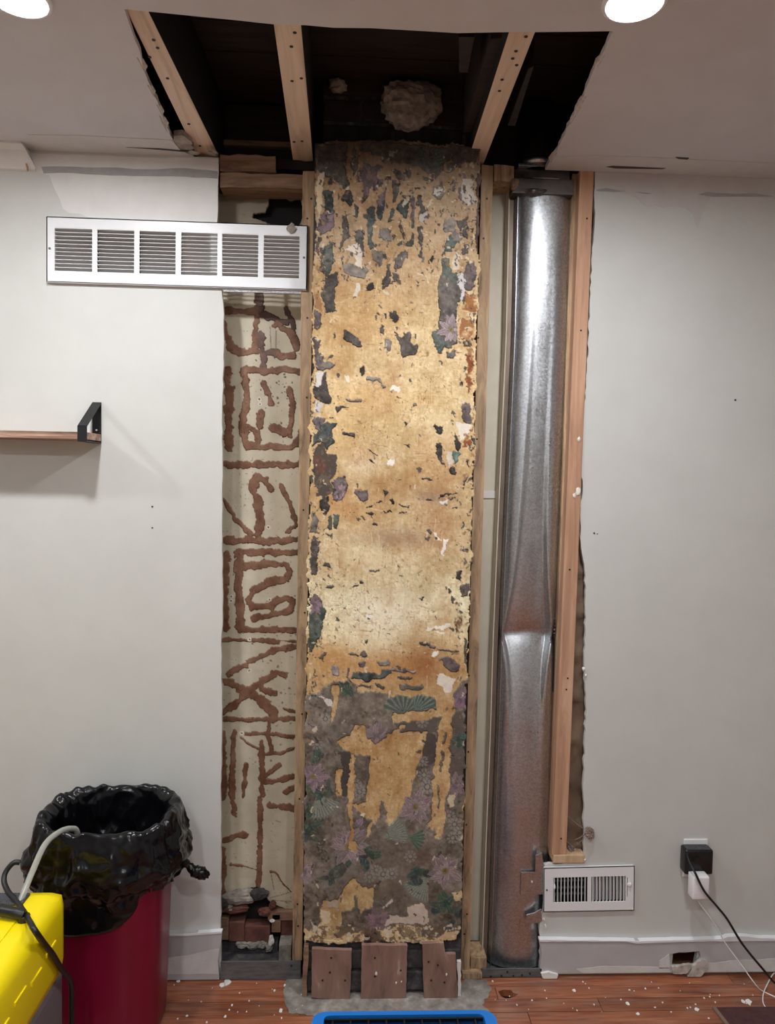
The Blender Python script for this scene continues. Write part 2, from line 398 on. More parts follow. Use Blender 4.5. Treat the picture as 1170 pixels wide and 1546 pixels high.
# pale band where the crown moulding met the ceiling
bandR = [cxy(p) for p in ((836, 236), (900, 234), (1000, 238), (1170, 246))]
bandR = [(x, y) for x, y in bandR]+[(XR, bandR[-1][1]), (XR, -.003), (bandR[0][0]+.01, -.003)]
slab_xy('crown_scar', ragged(bandR, .05, .0015, 2), CEIL-.0012, CEIL, 'ceil_pale', ceil)
bandL = [cxy(p) for p in ((42, 203), (120, 204), (200, 208), (259, 211), (274, 228))]
bandL = bandL+[(bandL[-1][0], -.003), (bandL[0][0], -.003)]
slab_xy('crown_scar', ragged(bandL, .05, .0015, 6), CEIL-.0012, CEIL, 'ceil_pale', ceil)
for pts, s in ((((190, 221.5), (240, 223), (285, 227), (284, 229), (238, 225)), 1), (((915, 251), (925, 249.5), (1005, 253), (1000, 254.5), (930, 253.5)), 2), (((1020, 237), (1040, 238), (1038, 240), (1024, 239)), 3)):
    slab_xy('crack', [cxy(p) for p in pts], CEIL-.002, CEIL, 'hole', ceil)

# ---- walls of the room
cutL = [(330, 238), (328, 290), (325, 330), (333, 400), (335, 445), (338, 475), (337, 560), (335, 640), (336, 720), (335, 800), (336, 930), (334, 960), (335, 1090), (333, 1200), (334, 1300), (333, 1410), (333, 1474)]
cl = ragged(pxpoly(cutL), .02, .0015, 7, False); cl[-1] = (cl[-1][0], 0)
cl[0] = (cl[0][0], CEIL)
gr_hole = [XZ(*p) for p in ((84, 341), (318, 349), (318, 420), (84, 413))]
wl = struct(slab_xz('wall_left', [(XL, 0), (XL, CEIL)]+cl, 0, T, 'wall', None, [gr_hole]), 'pale grey painted drywall left of the opened chimney chase', 'wall')
cutR = [(898, 254), (898, 330), (893, 400), (890, 470), (886, 560), (882, 625), (877, 640), (880, 662), (877, 700), (880, 735), (876, 760), (877, 820), (884, 870), (884, 950), (882, 1010), (885, 1050), (883, 1110), (881, 1200), (882, 1290), (880, 1300), (822, 1306), (822, 1350), (820, 1378), (814, 1400), (816, 1418), (815, 1478)]
cr = ragged(pxpoly(cutR), .015, .0025, 12, False); cr[0] = (cr[0][0], CEIL); cr[-1] = (cr[-1][0], 0)
outl_hole = [XZ(*p) for p in ((1016, 1440), (1030, 1437), (1053, 1436), (1049, 1458), (1032, 1460), (1014, 1459))]
reg_hole = [XZ(*p) for p in ((836, 1322), (946, 1319), (946, 1364), (836, 1366))]
wr = struct(slab_xz('wall_right', cr+[(XR, 0), (XR, CEIL)], 0, T, 'wallr', None, [outl_hole, reg_hole]), 'pale grey painted drywall right of the metal duct', 'wall')
for p, s in (((230, 765), 3), ((230, 797), 2.5)): nails(wl, [(P(*p), (0, -1, 0))], .002*s/2, 'hole')
for p, s in (((1110, 604), 4), ((897, 805), 3.5), ((902, 806), 2)): nails(wr, [(P(*p), (0, -1, 0))], .0016*s/2, 'hole')
# bare patches left by the removed crown moulding
pL = [(38, 258), (55, 259), (75, 265), (82, 285), (90, 300), (95, 315), (105, 322), (122, 323), (131, 328), (180, 331), (328, 337), (330, 240), (200, 237), (60, 232), (38, 231)]
pl = ragged(pxpoly(pL), .03, .0015, 21); slab_xz('bare_patch', [(x, min(z, CEIL)) for x, z in pl], -.0008, 0, 'white_patch', wl)
sL = [(63, 252), (110, 252), (160, 253), (220, 256), (280, 254), (329, 259), (329, 270), (280, 267), (220, 266), (150, 264), (90, 261), (66, 262)]
slab_xz('paint_strip', ragged(pxpoly(sL), .03, .0012, 22), -.0016, -.0008, 'grey_strip', wl)
pR = [(898, 289), (950, 292), (962, 299), (972, 310), (985, 312), (990, 309), (1000, 313), (1020, 311), (1035, 314), (1046, 323), (1051, 340), (1054, 345), (1058, 330), (1065, 312), (1074, 296), (1120, 296), (1170, 299), (1260, 302), (1260, 262), (1170, 259), (1000, 257), (898, 255)]
slab_xz('bare_patch', [(x, min(z, CEIL)) for x, z in ragged(pxpoly(pR), .03, .001, 23)], -.0008, 0, 'ceil_pale', wr)
for sp, sd in (([(900, 287), (915, 284), (930, 287), (945, 289), (930, 290), (901, 288.5)], 1), ([(960, 290), (985, 292), (975, 293)], 2), ([(1054, 294), (1066, 290), (1090, 292), (1112, 293), (1140, 292), (1168, 297), (1120, 296.5), (1075, 297)], 3)):
    slab_xz('paint_strip', ragged(pxpoly(sp), .03, .0008, sd), -.0016, -.0008, 'grey_strip', wr)
struct(box('wall_side_left', XL-.05, XL, YB, .14, -.06, 2.65, 'wall', None, 0), 'painted side wall beyond the left edge of view', 'wall')
struct(box('wall_side_right', XR, XR+.05, YB, .14, -.06, 2.65, 'wall', None, 0), 'painted side wall beyond the right edge of view', 'wall')
struct(box('wall_rear', XL, XR, YB-.05, YB, -.06, 2.65, 'wall', None, 0), 'painted wall behind the viewer', 'wall')
struct(box('wall_inner', XL, XR, .13, .15, -.06, 2.65, 'dark_timber', None, 0), 'dark old wall deep behind the framing', 'wall')
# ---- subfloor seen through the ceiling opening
sub = struct(box('subfloor', XL, XR, YB, .14, 2.63, 2.65, 'dark_timber', None, 0), 'dark old subfloor boards above the joists', 'subfloor')
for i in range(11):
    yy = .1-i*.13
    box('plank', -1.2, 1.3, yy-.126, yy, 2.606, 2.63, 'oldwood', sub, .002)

# ---- baseboards
def hgt(px, py, Y): return P(px, py, Y).z
bl = [XZ(335, 1408, -.014), XZ(333, 1430, -.014), XZ(329, 1450, -.014), XZ(331, 1474, -.014)]
zt = hgt(240, 1411, -.014)
bL = struct(slab_xz('baseboard_left', [(XL, .004), (XL, zt)]+bl[:3]+[(bl[3][0], .004)], -.014, 0, 'base'), 'grey painted baseboard behind the maroon bin', 'baseboard')
sc = ragged(pxpoly([(241, 1447), (262, 1445), (290, 1441), (312, 1436), (331, 1432), (329, 1450), (330, 1471), (241, 1471)], -.0145), .02, .0015, 31)
slab_xz('scuffed_area', [(x, max(z, .005)) for x, z in sc], -.0146, -.014, 'base_pale', bL)
cb = pxpoly([(241, 1410), (280, 1410), (335, 1406), (335, 1409), (280, 1413), (241, 1413)], -.015)
slab_xz('caulk_bead', cb, -.016, -.0005, 'white_metal', bL)
zt = hgt(990, 1421, -.014)
br_hole = [XZ(x, y, -.014) for x, y in ((1011, 1441), (1020, 1438), (1035, 1438), (1056, 1436), (1058, 1447), (1049, 1459), (1040, 1458), (1030, 1461), (1017, 1460), (1012, 1452))]
e0 = [XZ(x, y, -.014) for x, y in ((816, 1474), (815, 1458), (818, 1440), (814, 1421))]
bR = struct(slab_xz('baseboard_right', [(e0[0][0], .012)]+e0[1:]+[(XR, zt-.004), (XR, .012)], -.014, 0, 'base', None, [br_hole]), 'grey painted baseboard with a broken hole right of the duct', 'baseboard')
cb = ragged(pxpoly([(814, 1418), (860, 1419), (950, 1420), (962, 1421), (985, 1420), (1060, 1418), (1090, 1417), (1098, 1414), (1120, 1413), (1150, 1416), (1170, 1416), (1260, 1417), (1260, 1420), (1170, 1420), (1060, 1421), (985, 1423), (960, 1424), (945, 1421), (814, 1421)], -.015), .02, .0008, 33)
slab_xz('caulk_bead', cb, -.017, -.0005, 'white_metal', bR)
for pts, sd in (([(870, 1463), (905, 1459), (950, 1459), (1010, 1461), (1012, 1470), (930, 1473), (880, 1470)], 1), ([(1062, 1455), (1110, 1450), (1170, 1447), (1240, 1446), (1240, 1474), (1060, 1474)], 2), ([(996, 1450), (1010, 1440), (1012, 1462), (995, 1462)], 3)):
    slab_xz('scuffed_area', [(x, max(z, .013)) for x, z in ragged(pxpoly(pts, -.0145), .015, .0015, 40+sd)], -.0147, -.014, 'base_pale', bR)
for pts, sd in (([(1014, 1460), (1042, 1456), (1044, 1461), (1036, 1470), (1016, 1470)], 4), ([(1047, 1458), (1060, 1448), (1069, 1452), (1068, 1462), (1058, 1475), (1038, 1476), (1044, 1464)], 5)):
    slab_xz('broken_piece', [(x, max(z, .003)) for x, z in ragged(pxpoly(pts, -.02), .008, .0015, 50+sd)], -.021, -.012, 'gyp', bR)
slab_xz('broken_piece', [(x, max(z, .002)) for x, z in ragged(pxpoly([(816, 1468), (828, 1466), (842, 1470), (840, 1476), (820, 1481)], -.016), .01, .001, 60)], -.022, -.014, 'chip', bR)

# ---- surviving crown moulding, upper left
zc = CEIL
xa, xb = XL, P(38, 230, -.03).x
prof = [(0, zc), (-.056, zc), (-.056, zc-.006), (-.050, zc-.010), (-.040, zc-.016), (-.030, zc-.030), (-.022, zc-.042), (-.012, zc-.050), (-.010, zc-.056), (0, zc-.058)]
rnd = random.Random(3); vs = []; fs = []
for k, (yy, zz) in enumerate(prof): vs.append((xa, yy, zz))
for k, (yy, zz) in enumerate(prof): vs.append((xb+.02*(zc-zz)/.058+rnd.uniform(-.004, .004), yy, zz))
n = len(prof)
for k in range(n): fs.append((k, (k+1) % n, n+(k+1) % n, n+k))
fs += [tuple(range(n))[::-1], tuple(range(n, 2*n))]
struct(meshobj('trim_1', vs, fs, 'white_patch'), 'short surviving piece of white crown moulding with torn end', 'crown moulding')
# scrap of brown wood at the torn end of the moulding
tag(lump('wood_splinter', P(41, 240, -.012), (.004, .008, .035), 'stud_red', None, 5, .3, 2), 'thin brown splinter at the torn end of the crown moulding', 'splinter')

# ================================================================== PAINTED / PEELED SURFACES
def vnoise(h, w, cell, seed):
    r = np.random.RandomState(seed); gh, gw = int(h/cell)+3, int(w/cell)+3
    g = r.rand(gh, gw)
    ys = np.arange(h)/cell; xs = np.arange(w)/cell
    yi = ys.astype(int); xi = xs.astype(int); fy = ys-yi; fx = xs-xi
    fy = fy*fy*(3-2*fy); fx = fx*fx*(3-2*fx)
    a = g[yi][:, xi]; b = g[yi][:, xi+1]; c = g[yi+1][:, xi]; d = g[yi+1][:, xi+1]
    fy = fy[:, None]; fx = fx[None, :]
    return (a*(1-fx)+b*fx)*(1-fy)+(c*(1-fx)+d*fx)*fy
def fbm(h, w, cell, seed, octv=4, gain=.55):
    s = np.zeros((h, w)); a = 1; t = 0
    for k in range(octv):
        s += a*vnoise(h, w, max(1.0, cell/2**k), seed+k*13); t += a; a *= gain
    return s/t
class Ras:
    """vertex grid on the plane y=Y, step h metres; traced outlines are given in photo pixels and land at their real place on that plane"""
    def __init__(s, x0, x1, z0, z1, Y, h=.002, warp=2.2, seed=1):
        s.x0, s.z1, s.Y, s.h = x0, z1, Y, h
        s.W = int((x1-x0)/h)+1; s.H = int((z1-z0)/h)+1
        s.gx, s.gy = np.meshgrid(np.arange(s.W, dtype=float), np.arange(s.H, dtype=float))
        n1 = fbm(s.H, s.W, 14, seed, 4, .7)-.5; n2 = fbm(s.H, s.W, 14, seed+71, 4, .7)-.5
        s.wx = s.gx+n1*warp*4; s.wy = s.gy+n2*warp*4
        s.col = np.zeros((s.H, s.W, 3)); s.seed = seed
    def g(s, px, py):
        p = P(px, py, s.Y); return ((p.x-s.x0)/s.h, (s.z1-p.z)/s.h)
    def poly(s, pts, warp=True):
        q = [s.g(*p) for p in pts]; X, Y = (s.wx, s.wy) if warp else (s.gx, s.gy)
        xs = [p[0] for p in q]; ys = [p[1] for p in q]
        a, b = max(0, int(min(ys))-8), min(s.H, int(max(ys))+9); c, d = max(0, int(min(xs))-8), min(s.W, int(max(xs))+9)
        m = np.zeros((s.H, s.W), bool)
        if a >= b or c >= d: return m
        x = X[a:b, c:d]; y = Y[a:b, c:d]; k = np.zeros(x.shape, bool)
        for i in range(len(q)):
            x1, y1 = q[i]; x2, y2 = q[i-1]
            if y1 == y2: continue
            k ^= ((y1 > y) != (y2 > y)) & (x < (x2-x1)*(y-y1)/(y2-y1)+x1)
        m[a:b, c:d] = k; return m
    def stroke(s, pts, w, warp=True, jit=0):
        q = [s.g(*p) for p in pts]; X, Y = (s.wx, s.wy) if warp else (s.gx, s.gy)
        m = np.zeros((s.H, s.W), bool); r = w/2
        if len(q) == 1: q = q*2
        for i in range(len(q)-1):
            (x1, y1), (x2, y2) = q[i], q[i+1]; pad = r*1.4+9
            a, b = max(0, int(min(y1, y2)-pad)), min(s.H, int(max(y1, y2)+pad)+1); c, d = max(0, int(min(x1, x2)-pad)), min(s.W, int(max(x1, x2)+pad)+1)
            if a >= b or c >= d: continue
            x = X[a:b, c:d]; y = Y[a:b, c:d]; L = (x2-x1)**2+(y2-y1)**2
            t = np.clip(((x-x1)*(x2-x1)+(y-y1)*(y2-y1))/L, 0, 1) if L > 0 else 0*x
            rr = r*(1+jit*(s.bn[a:b, c:d]-.5)*2) if jit else r
            m[a:b, c:d] |= (x-x1-t*(x2-x1))**2+(y-y1-t*(y2-y1))**2 < rr*rr
        return m
    def soft(s, cx, cy, rx, ry):
        x, y = s.g(cx, cy); return np.exp(-(((s.wx-x)/(rx/ (s.h*516)))**2+((s.wy-y)/(ry/(s.h*516)))**2))
    def mix(s, m, c, a=1.0):
        k = (m.astype(float)*a)[..., None]; s.col = s.col*(1-k)+np.array(c, float)*k
def griddata(name, R, cells, off, mat, parent, z=None, thick=0):
    """mesh of the chosen grid cells, pushed `off` metres towards the room"""
    H, W = R.H, R.W; use = np.zeros((H, W), bool); ii, jj = np.nonzero(cells)
    use[ii, jj] = use[ii+1, jj] = use[ii, jj+1] = use[ii+1, jj+1] = True
    idx = np.full((H, W), -1); yi, xi = np.nonzero(use); n = len(yi); idx[yi, xi] = np.arange(n)
    co = np.empty((n, 3)); co[:, 0] = R.x0+xi*R.h; co[:, 1] = R.Y-off-(z[yi, xi] if z is not None else 0); co[:, 2] = R.z1-yi*R.h
    lo = co.min(0); hi = co.max(0); base = Vector(((lo[0]+hi[0])/2, (lo[1]+hi[1])/2, lo[2])); co -= np.array(base)
    q = np.stack([idx[ii, jj], idx[ii+1, jj], idx[ii+1, jj+1], idx[ii, jj+1]], 1)
    if thick:
        # skirts down to the surface behind, so that the piece has a real edge
        co2 = co.copy(); co2[:, 1] += thick; ext = []
        c = np.pad(cells, 1)
        for di, dj, a, b in ((-1, 0, 3, 0), (1, 0, 1, 2), (0, -1, 0, 1), (0, 1, 2, 3)):
            edge = ~c[ii+1+di, jj+1+dj]; A = q[edge, a]; B = q[edge, b]
            ext.append(np.stack([B, A, A+n, B+n], 1))
        q = np.concatenate([q]+ext); co = np.concatenate([co, co2]); yi = np.concatenate([yi, yi]); xi = np.concatenate([xi, xi])
    me = bpy.data.meshes.new(name); me.vertices.add(len(co)); me.vertices.foreach_set('co', co.ravel())
    nf = len(q); me.loops.add(nf*4); me.loops.foreach_set('vertex_index', q.ravel().astype(np.int32))
    me.polygons.add(nf); me.polygons.foreach_set('loop_start', np.arange(0, nf*4, 4, dtype=np.int32)); me.polygons.foreach_set('loop_total', np.full(nf, 4, np.int32))
    me.update(calc_edges=True); me.validate()
    c = np.ones((len(co), 4)); c[:, :3] = lin(np.clip(R.col[yi, xi], 0, 255))
    at = me.color_attributes.new('Col', 'FLOAT_COLOR', 'POINT'); at.data.foreach_set('color', c.ravel().astype(np.float32))
    me.materials.append(mat); me.polygons.foreach_set('use_smooth', np.ones(nf, bool))
    return place(bpy.data.objects.new(name, me), parent, base)
def components(mask):
    lab = np.zeros(mask.shape, int); k = 0; out = []
    H, W = mask.shape; seen = mask.copy()
    for i, j in zip(*np.nonzero(mask)):
        if not seen[i, j]: continue
        st = [(i, j)]; seen[i, j] = False; comp = []
        while st:
            a, b = st.pop(); comp.append((a, b))
            for c, d in ((a+1, b), (a-1, b), (a, b+1), (a, b-1)):
                if 0 <= c < H and 0 <= d < W and seen[c, d]: seen[c, d] = False; st.append((c, d))
        out.append(comp)
    return out
def pieces(name, small, R, mask, off, mat, parent, z=None, thick=.001, mincells=20, biggest=None):
    cells = mask[:-1, :-1] & mask[1:, 1:] & mask[1:, :-1] & mask[:-1, 1:]
    rest = np.zeros_like(cells); comps = sorted(components(cells), key=len, reverse=True)
    for n, cp in enumerate(comps):
        if len(cp) < mincells or n >= 290:
            for a, b in cp: rest[a, b] = True
            continue
        m = np.zeros_like(cells); ar = np.array(cp); m[ar[:, 0], ar[:, 1]] = True
        griddata(biggest if (n == 0 and biggest) else name, R, m, off, mat, parent, z, thick)
    if rest.any(): tag(griddata(small, R, rest, off, mat, parent, z, thick), kind='stuff')

# ------------------------------------------------------------------ chimney breast
CY = -.085
def zA(*p): return [(460+x*.23932, 200+y*.23932) for x, y in p]
def zB(*p): return [(460+x*.23932, 540+y*.23932) for x, y in p]
def zC(*p): return [(440+x*.25641, 880+y*.25641) for x, y in p]
def zD(*p): return [(440+x*.25641, 1180+y*.25641) for x, y in p]
cx0, cx1 = P(461, 1300, CY).x-.012, P(727, 300, CY).x+.008
R = Ras(cx0, cx1, P(580, 1432, CY).z, P(600, 205, CY).z, CY, .002, 3.1, 5)
H, W = R.H, R.W
R.bn = fbm(H, W, 16, 90, 3)
rng = np.random.RandomState(9)
n_big = fbm(H, W, 70, 11, 5, .6); n_mid = fbm(H, W, 24, 12, 5, .65); n_fin = fbm(H, W, 5, 13, 3, .7); n_str = vnoise(H, W, 3, 14)
n_vert = np.repeat(vnoise(1, W, 3, 15), H, 0)*.5+.5*fbm(H, W, 8, 16, 2)
# peeled tan ground: stained backing, colour banded by height, darkest brown at the top
ph = np.interp(R.gy, [R.g(600, y)[1] for y in (200, 300, 420, 520, 640, 740, 820, 900, 960, 1000, 1050, 1150, 1300, 1430)], np.arange(14))
stops = np.array([(138, 112, 92), (166, 139, 113), (188, 158, 124), (214, 184, 144), (214, 184, 142), (200, 168, 130), (204, 176, 140), (224, 208, 176), (224, 202, 164), (192, 156, 112), (182, 146, 106), (190, 152, 110), (190, 154, 112), (186, 160, 124)], float)
base = np.stack([np.interp(ph, np.arange(14), stops[:, k]) for k in range(3)], -1)
v = (n_big-.5)*.85+(n_mid-.5)*.8+(n_fin-.5)*.5
R.col = base+v[..., None]*np.array([70, 88, 96])
R.col += ((n_vert-.5)*18)[..., None]+np.array((2, 5, -2))
def soft(cx, cy, rx, ry, c, a): R.mix(np.clip(R.soft(cx, cy, rx, ry)*(.55+.9*n_mid), 0, 1), c, a)
soft(580, 930, 62, 46, (244, 234, 206), .85); soft(560, 985, 30, 40, (240, 226, 190), .5); soft(558, 845, 40, 30, (238, 222, 184), .6)
soft(655, 660, 26, 34, (240, 218, 176), .7); soft(560, 690, 50, 14, (240, 222, 186), .55); soft(540, 705, 22, 12, (240, 228, 198), .6)
soft(600, 812, 45, 13, (150, 124, 104), .6); soft(655, 748, 26, 10, (132, 112, 100), .6); soft(560, 480, 60, 40, (214, 168, 104), .4)
soft(640, 1000, 36, 30, (142, 84, 44), .75); soft(560, 1010, 60, 24, (184, 124, 66), .55); soft(500, 990, 30, 20, (196, 140, 80), .5)
soft(530, 770, 40, 18, (192, 138, 78), .5); soft(660, 790, 30, 40, (190, 146, 104), .4); soft(640, 360, 50, 60, (210, 176, 140), .35)
soft(570, 600, 60, 24, (206, 158, 96), .45); soft(510, 650, 36, 50, (226, 188, 128), .4); soft(650, 700, 30, 30, (196, 150, 100), .4)
soft(560, 440, 70, 30, (222, 188, 138), .4); soft(520, 330, 50, 60, (150, 120, 94), .35); soft(690, 300, 30, 60, (150, 124, 100), .35); soft(600, 250, 90, 26, (128, 100, 80), .5)
# fine drips, specks, scratches in the ground
speck = (n_str > .86) & (fbm(H, W, 26, 33, 3) > .54); R.mix(speck, (140, 104, 74), .4)
sp2 = (vnoise(H, W, 2.2, 34) > .93) & (fbm(H, W, 34, 35, 3) > .6); R.mix(sp2, (72, 56, 46), .7)
sp3 = (vnoise(H, W, 2.2, 36) > .94) & (fbm(H, W, 40, 37, 3) > .55); R.mix(sp3, (240, 228, 204), .7)
for k in range(190):
    x = rng.uniform(482, 712); y = rng.uniform(250, 1020); L = rng.uniform(4, 22); a = rng.choice([0, 1.57])+rng.normal(0, .15)
    R.mix(R.stroke([(x, y), (x+L*math.cos(a), y+L*math.sin(a))], 1.2, False), rng.choice([(150, 112, 74), (238, 222, 188), (176, 132, 88)][:3]) if False else [(150, 112, 74), (238, 222, 188), (176, 132, 88)][k % 3], .5)
D, G, MV, WH, RU, K, GR = (84, 76, 69), (72, 84, 74), (106, 94, 93), (222, 210, 194), (138, 86, 46), (52, 46, 42), (126, 118, 108)
RD, DG, TE = (84, 50, 38), (62, 70, 66), (104, 132, 120)
paper = np.zeros((H, W), bool)       # where wallpaper is left
inkcol = np.zeros((H, W, 3))
def wp(pts, c, extra=None):
    global paper
    m = R.poly(pts); paper |= m; inkcol[m] = c
def rag(pts, w, c):
    global paper
    m = R.stroke(pts, w); paper |= m; inkcol[m] = c
A = [
 (D, (75, 85), (270, 66), (268, 250), (250, 330), (210, 320), (190, 290), (120, 270), (80, 240)),
 (D, (340, 130), (330, 84), (520, 58), (700, 80), (960, 85), (1105, 100), (1095, 200), (1000, 180), (940, 240), (915, 250), (880, 170), (850, 260), (830, 310), (820, 250), (700, 210), (600, 190), (520, 160), (420, 130)),
 (G, (700, 110), (880, 110), (850, 220), (720, 205)), (D, (295, 160), (328, 170), (325, 250), (298, 255)),
 (MV, (360, 195), (475, 215), (465, 290), (420, 330), (400, 400), (372, 440), (358, 400), (378, 330), (348, 260)), (DG, (400, 215), (470, 225), (440, 280)),
 (D, (545, 222), (600, 238), (640, 290), (610, 304), (556, 262)), (D, (640, 232), (682, 245), (672, 282), (632, 267)), (D, (735, 268), (805, 282), (785, 304), (730, 287)), (D, (690, 350), (740, 352), (735, 368), (695, 366)), (D, (740, 230), (790, 240), (770, 262)),
 (D, (562, 330), (602, 318), (602, 372), (577, 430), (553, 440), (568, 380)), (K, (246, 358), (292, 378), (302, 450), (280, 484), (248, 424)),
 (DG, (126, 376), (184, 366), (188, 500), (130, 500)), (MV, (128, 500), (188, 500), (185, 570), (160, 634), (100, 644), (70, 604), (88, 560)), (D, (316, 448), (354, 478), (332, 524), (312, 480)),
 (D, (240, 526), (277, 518), (282, 640), (252, 700), (222, 744), (234, 600)), (D, (316, 616), (372, 618), (362, 690), (378, 760), (350, 740), (328, 655)), (DG, (400, 478), (442, 488), (437, 600), (432, 680), (446, 740), (420, 752), (398, 680)),
 (DG, (450, 438), (502, 428), (502, 490), (476, 558), (452, 540)), (MV, (460, 400), (508, 350), (500, 430), (462, 450)), (G, (540, 488), (572, 478), (556, 542), (518, 574)), (DG, (588, 450), (658, 418), (656, 500), (640, 554), (608, 500), (585, 492)),
 (D, (698, 398), (732, 388), (742, 450), (772, 500), (762, 562), (728, 560), (718, 480)), (D, (716, 588), (752, 588), (757, 640), (738, 744), (728, 700)), (D, (606, 556), (634, 640), (616, 694), (603, 640)),
 (GR, (798, 328), (862, 336), (884, 380), (850, 432), (808, 390)), (GR, (876, 536), (952, 556), (952, 644), (878, 634)), (D, (958, 560), (1022, 518), (1034, 582), (980, 612)), (G, (906, 660), (964, 638), (948, 722), (922, 764), (878, 764)),
 (D, (866, 800), (918, 798), (922, 872), (960, 902), (988, 880), (978, 960), (972, 1060), (962, 1150), (972, 1250), (962, 1340), (880, 1362), (860, 1402), (838, 1392), (808, 1320), (808, 1250), (848, 1240), (853, 1100), (843, 1000), (868, 900)),
 (G, (866, 800), (918, 798), (920, 880), (985, 890), (960, 960), (925, 960), (905, 900), (868, 920)), (G, (808, 1260), (870, 1300), (900, 1330), (860, 1400), (838, 1392)),
 (G, (128, 720), (184, 698), (188, 800), (154, 884), (122, 900)), (D, (116, 900), (204, 880), (207, 960), (182, 1000), (192, 1130), (140, 1144), (118, 1050)), (D, (104, 720), (124, 720), (120, 900), (102, 880)),
 (D, (300, 640), (330, 650), (372, 720), (368, 780), (350, 770), (315, 700)), (GR, (238, 830), (330, 836), (400, 878), (424, 868), (370, 914), (330, 904), (245, 884)), (GR, (428, 758), (492, 758), (492, 842), (470, 864), (428, 810)), (GR, (476, 598), (544, 618), (547, 702), (510, 682), (478, 640)),
 (D, (568, 800), (632, 748), (648, 765), (612, 852), (568, 862)), (D, (553, 878), (588, 883), (582, 942), (553, 942)), (D, (518, 828), (542, 828), (537, 960), (488, 1002), (483, 940), (508, 900)), (K, (400, 958), (432, 948), (442, 1002), (388, 1002)),
 (D, (538, 1128), (588, 1128), (588, 1180), (565, 1214), (538, 1172)), (D, (473, 1198), (497, 1220), (502, 1274), (473, 1262)), (D, (248, 1248), (302, 1270), (368, 1354), (330, 1352), (252, 1302)), (GR, (498, 1308), (542, 1318), (532, 1374), (498, 1352)),
 (D, (568, 1252), (602, 1280), (652, 1258), (692, 1340), (718, 1350), (702, 1392), (605, 1424), (588, 1340)), (D, (173, 1272), (192, 1256), (192, 1304)), (D, (500, 1150), (520, 1140), (522, 1168), (506, 1172)),
 ((82, 58, 54), (1084, 250), (1112, 250), (1106, 700), (1086, 760), (1078, 640), (1090, 500)), (D, (1008, 698), (1037, 708), (1032, 772), (998, 762)), ((100, 84, 84), (1018, 850), (1072, 808), (1083, 900), (1062, 982), (1008, 992), (998, 920)),
 (D, (898, 1378), (952, 1368), (942, 1424), (903, 1424)), (MV, (62, 1128), (107, 1148), (102, 1244), (58, 1244)), (D, (58, 1288), (102, 1298), (102, 1400), (62, 1424)), (MV, (58, 1428), (106, 1434), (108, 1510), (58, 1510)), (D, (66, 640), (100, 660), (96, 750), (66, 750)), (D, (1000, 600), (1036, 590), (1030, 660), (996, 650)), (GR, (930, 610), (990, 640), (980, 700), (940, 680)), (D, (735, 876), (755, 872), (752, 900)), (D, (694, 924), (716, 930), (708, 944)), (K, (795, 765), (820, 770), (812, 812), (798, 800))]
for c, *p in A: wp(zA(*p), c)
B = [
 (MV, (58, -10), (112, -10), (107, 72), (58, 62)), (GR, (108, 26), (194, 36), (162, 94), (108, 84)), (K, (66, 106), (132, 98), (142, 200), (176, 250), (152, 294), (110, 284), (66, 250)), (K, (188, 308), (264, 298), (208, 350)),
 (MV, (56, 376), (144, 388), (80, 474), (56, 444)), (DG, (128, 418), (204, 418), (182, 470), (194, 540), (150, 564), (100, 524), (56, 564), (52, 480)), (MV, (186, 768), (248, 738), (274, 800), (242, 914), (178, 902)), (K, (102, 898), (154, 876), (154, 950), (125, 1004), (98, 960)),
 (MV, (328, 826), (384, 828), (394, 882), (360, 914), (322, 852)), (MV, (493, 836), (524, 848), (507, 904)), (GR, (40, 998), (82, 998), (82, 1112), (36, 1112)), (D, (36, 1158), (84, 1158), (78, 1330), (84, 1362), (36, 1374)), (DG, (143, 998), (168, 998), (173, 1084), (148, 1084)), (G, (183, 986), (224, 988), (202, 1084), (178, 1062)), (D, (128, 1108), (178, 1108), (160, 1130)),
 (MV, (998, 286), (1038, 282), (1048, 402), (1010, 424), (978, 380)), (K, (822, 418), (874, 438), (862, 474), (828, 462)), (D, (838, 536), (862, 538), (867, 640), (879, 684), (850, 644), (828, 600)), (K, (948, 466), (994, 560), (970, 584), (943, 540)), (TE, (928, 586), (974, 588), (967, 662), (940, 684)), (K, (908, 688), (948, 688), (942, 734), (908, 718)), (K, (1018, 652), (1048, 648), (1042, 694)), (K, (986, 156), (1006, 158), (1000, 194)),
 (K, (983, 1214), (1034, 1202), (1022, 1244)), (K, (948, 1358), (994, 1338), (982, 1404), (948, 1392)), (D, (968, 1428), (1034, 1416), (1034, 1510), (985, 1510)), (K, (898, 1458), (938, 1468), (915, 1500)), (K, (630, 540), (670, 545), (655, 568)), (D, (1010, 750), (1030, 752), (1018, 810), (1004, 800)), (MV, (700, 885), (722, 880), (720, 908)), (K, (345, 60), (380, 50), (384, 110), (355, 120))]
for c, *p in B: wp(zB(*p), c)
